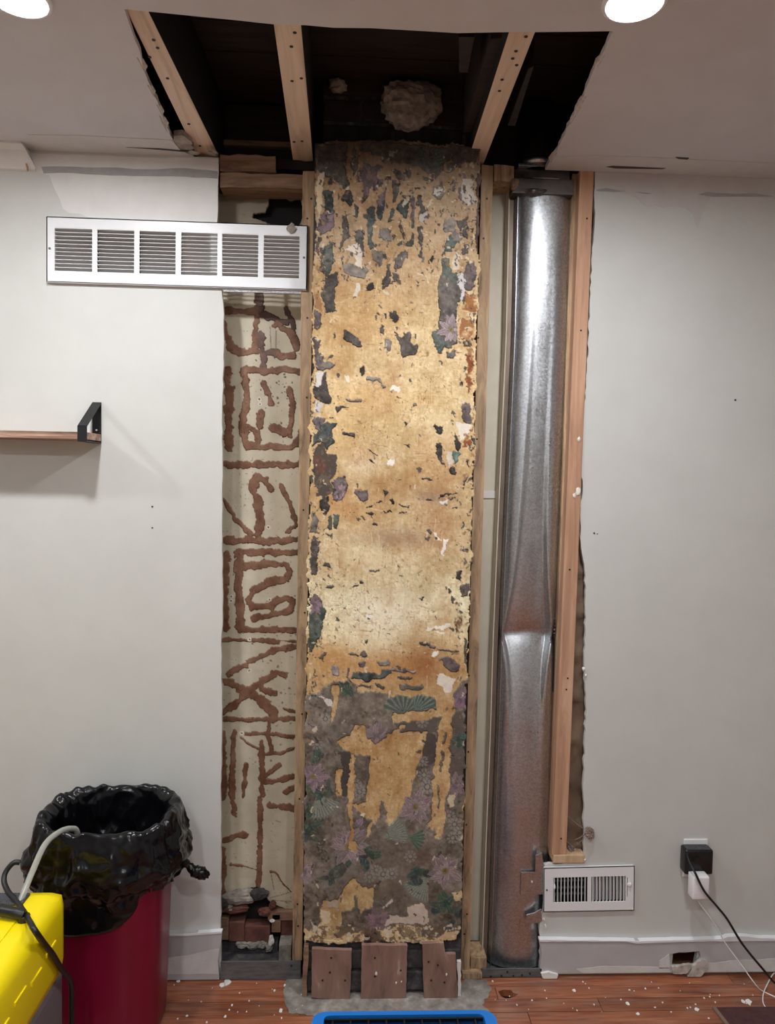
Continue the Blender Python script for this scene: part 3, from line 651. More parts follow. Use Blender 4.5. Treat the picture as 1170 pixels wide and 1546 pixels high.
for c, w_, *p in [(D, 4, (262, 257), (355, 267)), (D, 6.5, (262, 470), (312, 490)), (GR, 5.5, (402, 135), (460, 142), (503, 182)), (K, 2.2, (390, 580), (470, 610)), (K, 2.2, (400, 655), (435, 665)), (K, 3.2, (740, 762), (790, 776)), (K, 2.4, (770, 903), (805, 903)), (K, 2.4, (395, 935), (427, 933)), (K, 2.4, (455, 918), (482, 918)), (D, 3.2, (605, 931), (650, 936)), (K, 2.6, (500, 965), (535, 966)), (D, 2.4, (600, 975), (635, 975)), (K, 3.2, (395, 980), (430, 988)), (K, 3, (430, 1055), (450, 1066)), (D, 4, (130, 1310), (160, 1310)), (GR, 3, (430, 1340), (475, 1346)), (K, 4, (352, 1417), (375, 1410)), (K, 3, (308, 1440), (328, 1440)), (GR, 6, (146, 1448), (180, 1448)), (K, 2.4, (600, 780), (615, 783)), (K, 5, (556, 900), (566, 915)), (D, 4, (775, 1092), (790, 1098)), (K, 3, (640, 412), (650, 416)), (K, 3, (590, 240), (606, 250)), (D, 2.4, (840, 870), (950, 845)), (D, 2.6, (915, 880), (940, 885)), (D, 2.6, (930, 945), (960, 950))]: rag(zB(*p), w_, c)
C_ = [
 (MV, (106, 86), (152, 78), (190, 150), (140, 194), (106, 182)), (G, (106, 180), (194, 148), (208, 180), (182, 244), (152, 352), (130, 404), (102, 404)), (D, (988, 16), (1034, 2), (1034, 84), (1000, 84)), (D, (1016, 328), (1034, 332), (1034, 474), (1018, 470)),
 (D, (418, 346), (454, 328), (442, 358)), (MV, (876, 450), (942, 438), (984, 480), (972, 526), (920, 504)), (D, (156, 432), (204, 418), (180, 454)), (MV, (388, 468), (442, 463), (432, 492), (393, 492)), (GR, (498, 468), (574, 463), (578, 497), (520, 497)),
 (DG, (380, 518), (470, 523), (510, 538), (570, 508), (594, 535), (552, 564), (500, 572), (460, 584), (400, 572)), (MV, (343, 545), (384, 520), (400, 572), (348, 578)), ((134, 122, 122), (232, 493), (284, 493), (272, 562), (248, 552)), (K, (264, 200), (282, 204), (272, 218)), (D, (320, 360), (345, 356), (335, 372)), (D, (745, 94), (775, 92), (770, 108))]
for c, *p in C_: wp(zC(*p), c)
for c, w_, *p in [(D, 4.5, (762, 358), (800, 368), (838, 386)), (D, 2.6, (860, 400), (980, 396)), (GR, 4.5, (590, 518), (720, 521)), (D, 3.6, (632, 563), (700, 563)), (D, 6, (645, 610), (778, 613)), (D, 3.2, (392, 602), (460, 616)), (D, 5.4, (505, 605), (542, 615)), (MV, 3, (325, 500), (318, 570)), (GR, 7, (220, 26), (240, 24)), (D, 3, (330, 420), (400, 424)), (D, 8, (420, 408), (432, 430))]: rag(zC(*p), w_, c)
# dark paper showing through the scraped top in upright slivers
nv_ = np.repeat(np.repeat(vnoise(H//5+2, W//2+2, 3.2, 77), 5, 0), 2, 1)[:H, :W]; nv_ = nv_*.6+.4*fbm(H, W, 9, 78, 3)
tz = np.clip(1-(R.gy-R.g(600, 225)[1])/(R.g(600, 440)[1]-R.g(600, 225)[1]), 0, 1); lft = np.clip(1.25-(R.gx/W)*.7, .5, 1)
sl = (nv_ > .80-.16*tz*lft) & (tz > .02) & ~paper
inkcol[sl] = np.array(D)-8; inkcol[sl & (n_mid > .53)] = DG; inkcol[sl & (n_big > .57)] = (104, 88, 92); paper |= sl
# the lower wallpaper sheet
sheet = zC((88, 662), (120, 652), (160, 640), (200, 602), (240, 590), (284, 592), (330, 578), (384, 600), (390, 642), (560, 650), (640, 664), (720, 658), (835, 664), (866, 690), (880, 760), (940, 740), (966, 640), (1034, 560), (1034, 1260))+zD((1010, 100), (1008, 940), (940, 960), (60, 950), (60, 100))
wp(sheet, (114, 103, 90))
big = R.poly(sheet)
tanpatch = [zC((855, 690), (960, 640), (962, 750), (937, 790), (947, 900), (932, 1060), (920, 1252), (828, 1252), (843, 1060), (868, 870), (878, 782), (780, 802), (598, 824), (598, 773), (720, 758), (850, 733)),
 zC((243, 556), (292, 568), (262, 750), (234, 834), (238, 740)), zC((378, 838), (442, 848), (452, 920), (500, 950), (530, 960), (562, 920), (640, 878), (803, 878), (792, 900), (772, 1000), (742, 1080), (702, 1200), (692, 1252), (438, 1252), (450, 1150), (467, 1020), (400, 1008), (360, 1000), (320, 970), (262, 930), (350, 903)),
 zC((495, 950), (580, 888), (650, 828), (674, 835), (622, 892), (520, 962)), zC((268, 1088), (302, 1092), (287, 1252), (260, 1252)), zC((353, 998), (382, 1030), (362, 1252), (322, 1252)),
 zD((438, -4), (704, -4), (682, 60), (642, 150), (622, 200), (590, 248), (558, 232), (550, 130), (522, 124), (517, 200), (482, 262), (462, 334), (438, 322), (478, 230), (430, 204), (400, 172), (370, 152), (358, 138), (440, 120)),
 zD((263, -4), (292, -4), (287, 62), (268, 82)), zD((328, -4), (362, -4), (357, 130), (352, 250), (367, 350), (394, 380), (382, 414), (338, 402), (343, 300), (328, 150)),
 zD((828, -4), (918, -4), (907, 200), (892, 300), (862, 344), (838, 332), (848, 262), (832, 292), (818, 282), (828, 150)),
 zD((308, 620), (350, 578), (380, 563), (422, 622), (492, 618), (490, 742), (440, 752), (420, 790), (380, 722), (360, 742), (300, 760), (290, 872), (250, 902), (314, 924), (200, 932), (148, 912), (168, 852), (163, 770), (200, 700), (270, 698), (298, 640)),
 zD((980, 60), (984, 60), (984, 64))]
off = np.zeros((H, W), bool)
for t in tanpatch: off |= R.poly(t)
for s_ in (((890, 980), (884, 1040), (880, 1100)), ((905, 880), (900, 940))): off &= ~R.stroke(zC(*s_), 4)
off &= ~R.stroke(zD((868, 20), (862, 160)), 3.5); off &= ~R.poly(zD((370, 680), (395, 675), (398, 735), (375, 740))); off &= ~R.poly(zC((375, 1030), (400, 1012), (465, 1022), (450, 1150), (440, 1260), (365, 1260)))
paper &= ~(off & big & (R.gy > R.g(600, 1035)[1]))
# print on the paper: mottled ground, flowers, leaves, little daisies
mott = (n_mid-.5)*104+(n_fin-.5)*84+(n_big-.5)*40
ink = inkcol+mott[..., None]*np.array([1, .96, .92])
def overlay(m, c, a=1.0):
    global ink
    k = (m.astype(float)*a)[..., None]; ink = ink*(1-k)+np.array(c, float)*k
def petal(cx, cy, ang, L, w_, c, edge):
    gx, gy = R.g(cx, cy); u = (R.gx-gx)*math.cos(ang)+(R.gy-gy)*math.sin(ang); vv = -(R.gx-gx)*math.sin(ang)+(R.gy-gy)*math.cos(ang)
    t = np.clip(u/L, 0, 1); prof = w_*np.sin(np.pi*np.clip(t, 0, 1)**.75)**.8
    m = (u > 0) & (u < L) & (np.abs(vv) < prof); overlay(m, c, .92)
    overlay(m & (np.abs(vv) > prof*.72), edge, .75); overlay(m & (np.abs(vv) < .7), edge, .5); overlay(m & (t < .35), [x*.72 for x in c], .6)
def flower(cx, cy, r, n=11, c=(138, 118, 120), e=(184, 168, 164), seed=0, squash=1, centre=True):
    q = np.random.RandomState(seed); r = r*.96
    for ring, (k, f) in enumerate(((n, 1.0), (n-3, .74), (n-5, .48))):
        for i in range(k):
            a = 2*math.pi*(i+.5*ring)/k+q.normal(0, .12); L = r*f*q.uniform(.82, 1.08)
            s_ = q.uniform(.82, 1.12); petal(cx, cy, a, L, L*.21, [x*s_ for x in c], [x*s_ for x in e])
    if centre: overlay(R.stroke([(cx, cy)], r*.34, False), (140, 122, 70), .9); overlay(R.stroke([(cx, cy)], r*.2, False) & (n_str > .5), (96, 80, 46), .8)
def fan(cx, cy, r, a0, a1, c=(134, 142, 128), e=(172, 176, 160), n=11):
    gx, gy = R.g(cx, cy); dx, dy = R.gx-gx, R.gy-gy; rr = np.hypot(dx, dy); an = np.arctan2(dy, dx)
    mid, half = (a0+a1)/2, (a1-a0)/2; d = (an-mid+math.pi) % (2*math.pi)-math.pi
    ph_ = (d+half)/(2*half)*n; scal = r*(.86+.14*np.abs(np.sin(np.pi*ph_)))
    m = (np.abs(d) < half) & (rr < scal); overlay(m, c, .85)
    overlay(m & (np.abs(ph_-np.round(ph_)) < .12), e, .8); overlay(m & (np.abs(ph_-np.floor(ph_)-.5) < .12), [x*.72 for x in c], .6)
def daisy(cx, cy, r):
    gx, gy = R.g(cx, cy); rr = np.hypot(R.gx-gx, R.gy-gy); an = np.arctan2(R.gy-gy, R.gx-gx)
    overlay((rr < r) & (rr > r*.45) & (np.sin(an*9) > -.5), (156, 150, 142), .7); overlay(rr < r*.3, (160, 154, 140), .8); overlay((rr < r*.45) & (rr > r*.3), (84, 76, 70), .7)
def leafy(cx, cy, r, seed, c=(62, 78, 68)):
    q = np.random.RandomState(seed)
    for i in range(7): a = q.uniform(0, 6.28); petal(cx+q.normal(0, r*.2), cy+q.normal(0, r*.2), a, r*q.uniform(.6, 1), r*.24, [x*q.uniform(.8, 1.15) for x in c], (92, 116, 100))
# mottling zones of the sheet: dusty grey left, brown right
dust = np.clip(fbm(H, W, 22, 51, 4, .7)*2.6-1.15, 0, 1)
overlay(np.clip(R.soft(480, 1110, 34, 60)*1.2, 0, 1)*dust, (156, 152, 146), .8); overlay(np.clip(R.soft(575, 1318, 46, 16)*1.2, 0, 1)*dust, (176, 170, 166), .8); overlay(np.clip(R.soft(480, 1340, 30, 26), 0, 1)*dust, (172, 168, 166), .7)
overlay(np.clip(R.soft(600, 1345, 60, 34), 0, 1)*(n_mid > .46), (104, 84, 66), .5); overlay(np.clip(R.soft(560, 1290, 50, 30), 0, 1), (128, 112, 98), .4); overlay(np.clip(R.soft(640, 1290, 30, 16), 0, 1)*(n_mid > .5), (88, 62, 50), .6)
overlay(R.poly(zC((785, 890), (810, 878), (845, 900), (860, 960), (840, 1060), (800, 1060), (772, 1000))), (66, 54, 50), .9)
overlay(R.poly(zC((640, 770), (850, 745), (870, 790), (860, 880), (650, 880), (600, 830))), (82, 72, 66), .8)
overlay(R.poly(zC((945, 760), (1020, 740), (1020, 1250), (920, 1250), (935, 1060))), (86, 74, 70), .7); overlay(R.poly(zC((960, 650), (1022, 600), (1022, 740), (964, 722))), (116, 98, 102), .8)
overlay(R.poly(zC((280, 990), (340, 985), (355, 1010), (320, 1250), (290, 1250), (300, 1100))), (58, 50, 48), .85)
for cx, cy, r, k in ((667, 640, 0, 0),): pass
fan(610, 1078, 32, -2.9, -.1, (84, 100, 90), (140, 148, 132), 9); fan(*zC((720, 760))[0], 36, -1.7, .2, (80, 104, 94), (148, 156, 140), 9)
fan(*zD((150, 75))[0], 38, .35, 1.9); fan(*zD((540, 330))[0], 38, -1.1, .25); fan(*zD((660, 600))[0], 0.1, 0, 1); fan(*zD((810, 555))[0], 42, 1.6, 2.9); fan(*zD((690, 330))[0], 24, -.6, 1.0, (76, 104, 84), (116, 138, 112), 6)
for z, r, s_ in (((170, 1030), 18, 1), ((330, 612), 20, 2), ((160, 1200), 22, 3), ((980, 920), 18, 4), ((600, 960), 16, 12)): leafy(*zC(z)[0], r, s_)
for z, r, s_ in (((440, 450), 22, 5), ((290, 510), 24, 6), ((100, 290), 22, 7), ((740, 540), 26, 8), ((900, 720), 26, 9), ((970, 800), 18, 10), ((230, 560), 16, 11), ((200, 60), 18, 13), ((100, 170), 16, 14)): leafy(*zD(z)[0], r, s_)
for z, r in (((780, 1130), 9), ((800, 1200), 10), ((772, 1050), 8), ((770, 818), 9), ((200, 800), 8), ((150, 950), 8), ((130, 860), 7), ((400, 1215), 9), ((760, 1210), 8)): daisy(*zC(z)[0], r)
for z, r in (((800, 30), 11), ((540, 545), 9), ((592, 540), 9), ((460, 560), 9), ((700, 440), 9), ((928, 200), 9), ((960, 250), 9), ((990, 300), 9), ((500, 520), 8), ((380, 20), 9), ((400, 60), 9), ((950, 330), 9)): daisy(*zD(z)[0], r)
flower(*zD((730, 150))[0], 29, 14, seed=1); flower(*zD((335, 380))[0], 32, 14, seed=2); flower(*zD((905, 525))[0], 30, 14, seed=3); flower(*zC((130, 1140))[0], 24, 11, (132, 110, 120), (168, 148, 152), 4); flower(*zD((510, 820))[0], 24, 9, (132, 104, 110), (160, 136, 138), 5, centre=False)
flower(*zC((500, 900))[0], 26, 9, (128, 108, 112), (164, 146, 144), 6, centre=False); flower(*zD((960, 20))[0], 24, 8, (132, 112, 116), (170, 150, 150), 7, centre=False); flower(*zD((75, 530))[0], 20, 8, (150, 126, 132), (186, 166, 168), 8, centre=False)
flower(*zA((925, 1245))[0], 22, 9, (144, 126, 130), (188, 172, 172), 9); flower(*zC((990, 690))[0], 18, 8, (126, 100, 118), (160, 134, 148), 10, centre=False); flower(*zA((130, 560))[0], 18, 8, (120, 96, 104), (150, 126, 130), 11, centre=False)
flower(*zB((225, 850))[0], 14, 8, (136, 112, 118), (176, 152, 156), 12, centre=False); petal(*zD((380, 265))[0], -.9, 16, 5, (150, 122, 138), (180, 156, 168)); flower(*zC((135, 130))[0], 15, 7, (132, 108, 122), (164, 142, 152), 13, centre=False)
fan(*zA((740, 200))[0], 34, -1.5, -.1, (82, 92, 82), (112, 118, 106), 8); flower(*zA((410, 320))[0], 26, 9, (112, 92, 96), (140, 118, 120), 14, centre=False); flower(*zA((460, 420))[0], 14, 7, (116, 94, 100), (150, 130, 132), 15, centre=False)
R.mix((vnoise(H, W, 3.5, 181) > .8) & (n_mid > .54), (160, 120, 84), .25)
R.mix(np.clip(fbm(H, W, 40, 301, 5, .65)*3.2-1.75, 0, 1), (172, 122, 78), .5); R.mix(np.clip(fbm(H, W, 34, 302, 5, .65)*3.2-1.85, 0, 1), (236, 216, 178), .45)
grain = np.repeat(vnoise(H//3+2, W, 1.5, 303), 3, 0)[:H]*.6+.4*np.repeat(vnoise(H, W//3+2, 1.5, 304), 3, 1)[:, :W]; R.col += ((grain-.5)*26)[..., None]
for k in range(5):        # contour-like stain edges
    q_ = fbm(H, W, 46, 190+k, 5, .6); R.mix((np.abs(q_-.5) < .007) & (n_fin > .45), (168, 124, 84), .28)
fade = np.clip(fbm(H, W, 30, 171, 4, .7)*2-.55, 0, 1); ink = ink*(1-.34*fade[..., None])+np.array((104, 96, 90))*.34*fade[..., None]
dst = (vnoise(H, W, 1.7, 172) > .9) & (fbm(H, W, 24, 173, 3) > .5); ink[dst] = ink[dst]*.55+np.array((172, 166, 160))*.45
R.col = np.where(paper[..., None], ink, R.col)
# things that lie over paper and ground alike: white scraps, rust, dark top edge, torn cream edge
def over(pts, c, n=24): R.mix(R.poly(pts), np.array(c, float), 1.0)
SCR = np.zeros((H, W), bool)
def scrap(pts, c):
    global SCR
    m = R.poly(pts); SCR |= m; R.col[m] = np.array(c)+((n_mid-.5)*40+(n_fin-.5)*24)[m][:, None]
for z, c, *p in [(zA, WH, (255, 735), (320, 698), (358, 762), (364, 854), (330, 834), (310, 762)), (zA, WH, (323, 948), (352, 948), (340, 1034), (314, 1034)), (zA, (206, 200, 196), (973, 898), (1012, 898), (1002, 1054), (973, 1054)), (zA, (196, 186, 176), (1000, 300), (1060, 290), (1075, 420), (1030, 460), (985, 430)), (zA, (204, 184, 152), (80, 250), (118, 250), (112, 480), (84, 560)), (zA, (190, 182, 172), (730, 520), (770, 500), (764, 566), (735, 560)), (zA, (205, 198, 188), (815, 340), (855, 350), (845, 400), (818, 385)), (zA, (210, 196, 172), (950, 760), (985, 740), (975, 860), (930, 860)),
  (zB, (206, 200, 192), (68, 268), (112, 290), (96, 344), (66, 344)), (zB, (210, 204, 196), (66, 100), (112, 96), (100, 180), (70, 180)), (zB, WH, (893, 598), (932, 598), (927, 684), (898, 684)), (zB, (232, 222, 204), (958, 418), (1042, 418), (1036, 488), (980, 524)), (zB, (240, 234, 222), (523, 640), (574, 636), (562, 678), (523, 672)), (zB, (238, 230, 212), (545, 168), (600, 168), (597, 208), (550, 208)), (zB, (244, 238, 226), (870, 1148), (898, 1148), (872, 1244), (862, 1236)), (zB, (240, 230, 208), (818, 1090), (838, 1096), (856, 1164), (840, 1160)), (zB, (236, 226, 204), (250, 110), (275, 112), (268, 150), (248, 140)), (zB, (232, 226, 216), (850, 890), (905, 885), (895, 915), (850, 915)),
  (zC, (240, 232, 214), (795, 262), (935, 243), (930, 262), (800, 275)), (zC, (238, 230, 212), (835, 285), (905, 284), (890, 300)), (zC, (240, 234, 222), (825, 408), (865, 415), (855, 448), (830, 440)), (zC, (226, 216, 198), (870, 545), (915, 540), (960, 570), (945, 640), (905, 650), (862, 600)), (zC, (244, 238, 228), (450, 190), (485, 192), (480, 206), (452, 206)), (zC, (214, 206, 196), (160, 655), (235, 690), (240, 730), (205, 722)),
  (zD, (200, 182, 166), (690, 738), (762, 718), (804, 760), (808, 836), (600, 842), (540, 842), (590, 800), (578, 785), (660, 800), (680, 790)), (zD, (186, 168, 146), (213, 703), (272, 698), (272, 754), (220, 742)), (zD, (208, 186, 142), (943, 658), (1004, 638), (1004, 694), (960, 698)), (zD, (206, 190, 158), (928, 78), (968, 68), (962, 152), (933, 162)), (zD, (206, 180, 136), (62, 866), (150, 898), (250, 918), (400, 888), (432, 868), (442, 948), (150, 954), (62, 924)), (zD, (210, 182, 138), (508, 868), (640, 848), (772, 858), (782, 908), (850, 908), (982, 878), (990, 922), (950, 948), (700, 950), (556, 932)), (zD, (212, 194, 160), (165, 760), (240, 765), (225, 830), (180, 850)), (zD, (216, 200, 170), (410, 180), (432, 182), (428, 204), (410, 202)), (zD, (206, 192, 180), (540, 738), (590, 692), (600, 700), (552, 744))]: scrap(z(*p), c)
R.mix(R.poly(zD((640, 860), (770, 866), (776, 910), (700, 930), (650, 910))), (126, 108, 84), .7); R.mix(R.poly(zD((548, 870), (608, 868), (590, 905), (555, 900))), (214, 206, 190), .8)
R.mix(R.poly(zD((150, 850), (420, 840), (400, 900), (200, 925))) & (n_mid > .5), (120, 92, 66), .7); R.mix(R.poly(zD((442, 878), (500, 876), (522, 918), (610, 948), (428, 950))), (50, 42, 38), .95)
R.mix(R.poly(zB((70, 580), (130, 498), (144, 590), (194, 620), (204, 722), (172, 772), (184, 842), (120, 894), (78, 862), (56, 780), (56, 640))), (74, 65, 58), .95); R.mix(R.poly(zB((70, 610), (132, 618), (122, 742), (68, 742))) & (n_fin > .46), (112, 66, 50), .85); R.mix(R.stroke(zB((130, 520), (120, 870)), 20) & (n_str > .7), (112, 98, 84), .7)
for z, c, a, *p in [(zA, RU, .9, (1003, 1008), (1083, 1008), (1083, 1122), (1040, 1144), (1003, 1112)), (zA, (166, 102, 48), .6, (1020, 1030), (1065, 1030), (1060, 1090), (1020, 1090)), (zA, RU, .8, (998, 1178), (1064, 1168), (1074, 1240), (1040, 1304), (986, 1304), (986, 1240)), (zA, K, .9, (998, 1318), (1054, 1308), (1042, 1364), (1003, 1354)), (zA, RU, .7, (1015, 1370), (1062, 1360), (1066, 1510), (1030, 1510)), (zB, (128, 64, 30), .9, (1018, -10), (1064, -10), (1054, 170), (1042, 234), (1022, 150)), (zB, (128, 64, 30), .85, (1008, 488), (1054, 438), (1044, 542), (998, 562)), (zC, RD, .95, (966, 118), (1004, 112), (998, 184), (966, 174)), (zC, RD, .95, (960, 198), (1004, 192), (1002, 304), (956, 302), (956, 250)), (zA, (120, 78, 44), .5, (66, 960), (110, 960), (112, 1140), (62, 1120))]:
    R.mix(R.poly(z(*p))*np.clip((fbm(H, W, 10, 501, 4, .7)-.36)*5, 0, 1), c, a)
for k in range(1500):        # small chips of paper and plaster, densest at the margins and near the top
    t = rng.rand()
    if t < .45: x = 466+abs(rng.normal(0, 16)) if rng.rand() < .5 else 716-abs(rng.normal(0, 14)); y = rng.uniform(225, 1400)
    elif t < .75: x = rng.uniform(480, 715); y = rng.uniform(225, 430)
    else: x = rng.uniform(475, 705); y = rng.uniform(430, 1410)
    c = [(62, 54, 50), (74, 66, 62), (220, 206, 180), (150, 116, 80), (96, 90, 84), (54, 60, 56)][rng.randint(6)]
    R.mix(R.stroke([(x, y), (x+rng.normal(0, 1.8), y+rng.normal(0, 3))], rng.uniform(.8, 1.4)+rng.exponential(.8)), c, .8)
top = np.clip(1-(R.gy-R.g(600, 215)[1])/(60), 0, 1)*np.clip(fbm(H, W, 30, 61, 4)*1.5, 0, 1); R.mix(top, (58, 48, 42), .65)   # blotchy darkening towards the top edge
fr_ = R.poly(zD((55, 850), (1010, 850), (1010, 960), (55, 960))); R.mix(fr_ & (fbm(H, W, 9, 401, 4, .7) > .56), (112, 90, 70), .8); R.mix(fr_ & (fbm(H, W, 7, 402, 3, .7) > .63), (226, 212, 184), .8)
# visible faint squared marks pressed into the peeled face
for k in range(7): R.mix(R.stroke([(632+k*3.6, 596), (632+k*3.6, 610)], 1.1, False), (196, 140, 92), .6)
for s_ in (((596, 596), (690, 597)), ((596, 610), (690, 611))): R.mix(R.stroke(list(s_), 1.0, False), (232, 204, 158), .6)
outline = R.poly([(478, 216), (510, 212), (560, 214), (590, 210), (640, 214), (690, 218), (726, 224), (724, 330), (721, 500), (716, 700), (711, 850), (706, 1000), (702, 1150), (699, 1300), (695, 1400), (692, 1420), (640, 1424), (600, 1425), (560, 1422), (520, 1426), (480, 1423), (459, 1420), (458, 1300), (461, 1100), (464, 900), (467, 700), (471, 500), (475, 330)])
plate = outline.copy()
relief = (n_mid-.5)*.0016+(n_fin-.5)*.0007+np.where(SCR & ~paper, .0004, 0)
ch = tag(empty('chimney_breast', P(580, 1500, 0)*1.0), 'chimney breast with peeling floral wallpaper over stained tan plaster', 'chimney')
ch.location.z = 0
VM = vcol('stained_plaster', .72, .25, 240); PM = vcol('floral_wallpaper', .62, .12, 200)
cells = plate[:-1, :-1] & plate[1:, 1:] & plate[1:, :-1] & plate[:-1, 1:]
tag(griddata('plaster_face', R, cells, 0, VM, ch, relief, .012), 'stained tan plaster face')
pieces('wallpaper_remnant', 'wallpaper_flecks', R, paper & plate, .0011, PM, ch, relief, .0012, 26, 'wallpaper_sheet')
# brick body behind the plaster
xa, xb = P(463, 1300, CY).x, P(722, 500, CY).x
xa2, xb2 = P(479, 300, CY).x, P(722, 300, CY).x
zt = P(600, 214, CY).z-.006; zb = P(580, 1430, CY).z
body = hexobj('brick_body', [(xa, CY+.014, 0), (xb-.004, CY+.014, 0), (xb-.004, .09, 0), (xa, .09, 0)], [(xa2-.01, CY+.014, zt), (xb2, CY+.014, zt), (xb2, .09, zt), (xa2-.01, .09, zt)], 'mortar_dark', ch, 0)
bw = (xb-xa)/2.5
rnd = random.Random(5)
for r in range(2):            # bricks seen between the boards at the foot
    z0 = .012+r*.066; x = xa+.004-(bw*.5 if r % 2 else 0)
    while x < xb-.01:
        x0, x1 = max(x, xa+.003), min(x+bw-.01, xb-.006)
        if x1-x0 > .02: box('brick', x0, x1, CY+.006, CY+.05, z0, z0+.056, 'mortar_dark', body, .004)
        x += bw
# sooty stack above the ceiling line
st = box('brick_stack', xa2+.01, xb2-.01, -.03, .097, zt, 2.605, 'mortar_dark', ch, 0)
for r in range(3):
    z0 = zt+.01+r*.07; x = xa2+.012-(.09 if r % 2 else 0)
    while x < xb2-.02:
        x0, x1 = max(x, xa2+.012), min(x+.19, xb2-.012)
        if x1-x0 > .02: box('brick', x0, x1, -.04+rnd.uniform(-.004, .004), .02, z0, z0+.058, 'brick_dark', st, .005)
        x += .2

# ------------------------------------------------------------------ old plaster panel with glue trails, left bay
PY = .10
def zE(*p): return [(320+x*.2589, 440+y*.2589) for x, y in p]
def zF(*p): return [(320+x*.2589, 800+y*.2589) for x, y in p]
def zG(*p): return [(320+x*.2198, 1160+y*.2198) for x, y in p]
Q = Ras(P(322, 900, PY).x-.03, P(474, 400, PY).x+.02, P(400, 1395, PY).z, P(400, 280, PY).z, PY, .002, 1.2, 40)
H, W = Q.H, Q.W; Q.bn = fbm(H, W, 9, 44, 3)
nb = fbm(H, W, 60, 41, 5); nm = fbm(H, W, 12, 42, 4); nf = vnoise(H, W, 2.4, 43)
Q.col = np.array((204, 196, 174))+((nb-.5)*36+(nm-.5)*16+(np.repeat(vnoise(1, W, 18, 45), H, 0)-.5)*26)[..., None]*np.array([1, 1, 1.05])
Q.mix((nf > .9) & (fbm(H, W, 20, 46, 2) > .55), (120, 108, 90), .7)
glue = np.zeros((H, W), bool); gcol = np.zeros((H, W, 3))
BR, BD = (128, 93, 72), (84, 60, 50)
def gl(z, w_, *p, c=BR, k=.2589):
    global glue
    m = Q.stroke(z(*p), w_*k*.97, True, .8); gcol[m & ~glue] = c; glue |= m
for a in [(40, (75, 115), (250, 120), (275, 100)), (35, (258, 150), (245, 350)), (45, (100, 330), (160, 352), (270, 345)), (35, (72, 180), (76, 260), (150, 345)), (45, (380, 190), (450, 220), (492, 320)), (40, (180, 460), (270, 460), (330, 467), (430, 455), (525, 475)), (45, (192, 460), (202, 650), (176, 760), (190, 880)), (45, (190, 892), (240, 905), (380, 905), (450, 917), (508, 870), (520, 820)), (55, (85, 470), (100, 600), (95, 900)), (42, (300, 545), (335, 600), (345, 650)), (40, (285, 710), (280, 780)), (36, (215, 795), (265, 830), (270, 890)), (38, (457, 570), (470, 650), (460, 760), (455, 840)), (50, (362, 795), (430, 830)), (42, (75, 1010), (330, 1010), (520, 1008)), (50, (252, 1080), (240, 1150), (270, 1220), (280, 1330), (265, 1440)), (40, (260, 1070), (310, 1100), (345, 1160)), (28, (70, 1210), (130, 1320), (230, 1420)), (30, (405, 1135), (450, 1230), (490, 1360), (440, 1400)), (48, (80, 1455), (250, 1452), (430, 1458), (510, 1440)), (44, (395, 375), (470, 378))]: gl(zE, *a)
for a in [(45, (160, 130), (300, 130), (510, 130)), (50, (160, 140), (150, 300), (165, 450), (160, 580)), (45, (82, 150), (75, 400), (75, 570)), (44, (170, 215), (330, 197), (430, 202), (463, 242), (430, 290), (330, 302), (230, 360), (216, 410), (240, 448), (330, 450), (380, 412), (440, 397), (473, 422), (448, 478), (350, 492), (240, 522)), (36, (180, 580), (400, 580), (500, 585)), (26, (65, 640), (220, 640), (380, 650)), (14, (380, 640), (500, 650)), (36, (95, 840), (220, 770), (350, 710), (490, 680)), (54, (80, 880), (200, 940), (290, 1000), (368, 1060), (360, 1100)), (40, (70, 1060), (130, 1020), (200, 950), (270, 890), (380, 832), (430, 842)), (45, (295, 930), (365, 950)), (32, (70, 1105), (250, 1107), (490, 1100)), (25, (335, 1120), (330, 1200), (350, 1290)), (25, (200, 1187), (350, 1190), (480, 1205)), (25, (320, 1305), (400, 1300), (475, 1275)), (35, (130, 1180), (120, 1350), (115, 1546)), (26, (202, 1370), (190, 1500)), (38, (290, 1240), (295, 1400), (290, 1546)), (25, (300, 1440), (400, 1370)), (35, (310, 1472), (475, 1440)), (30, (430, 1530), (475, 1500)), (40, (65, 1180), (60, 1546)), (14, (170, 1210), (265, 1275)), (20, (420, 1040), (490, 1060))]: gl(zF, *a)
for a in [(45, (140, 0), (140, 200), (150, 310)), (18, (235, 0), (220, 100), (215, 200)), (38, (342, 0), (340, 100), (330, 250), (330, 500), (325, 720), (315, 830)), (40, (350, 97), (450, 80), (560, 55)), (40, (500, 160), (560, 132)), (45, (400, 255), (470, 262), (560, 270)), (45, (80, 0), (75, 200)), (42, (65, 500), (170, 462), (240, 455)), (25, (130, 660), (210, 660)), (7, (210, 660), (320, 705)), (11, (400, 705), (440, 715), (490, 790), (545, 845)), (50, (75, 560), (70, 870))]: gl(zG, *a, k=.2198)
for c_, *a in [(BD, 50, (275, 0), (280, 130)), (BD, 40, (270, 120), (390, 172), (440, 190)), (BD, 30, (430, 100), (470, 190), (490, 300)), ((112, 84, 74), 52, (285, 250), (290, 340), (300, 430)), ((120, 92, 82), 45, (300, 355), (385, 362))]: gl(zE, *a, c=c_)
gx_ = np.clip((Q.gx-Q.g(440, 700)[0])/14, 0, 1)[..., None]
gc = gcol*(1-.35*gx_)+((nm-.5)*60+(nb-.5)*46-(nf > .88)*30)[..., None]
Q.col = np.where(glue[..., None], gc, Q.col)
for cx, cy in ((349, 900), (349, 908), (376, 965), (406, 905), (406, 795), (365, 1106), (391, 603), (376, 1012), (392, 610)): Q.mix(Q.stroke([(cx, cy)], 6.5), (226, 220, 206), 1); Q.mix(Q.stroke([(cx, cy)], 2.6), (70, 58, 50), 1)
for k in range(70): Q.mix(Q.stroke([(rng.uniform(380, 455), rng.normal(1030, 60))], rng.uniform(1.2, 4)), (120, 104, 88), .8)
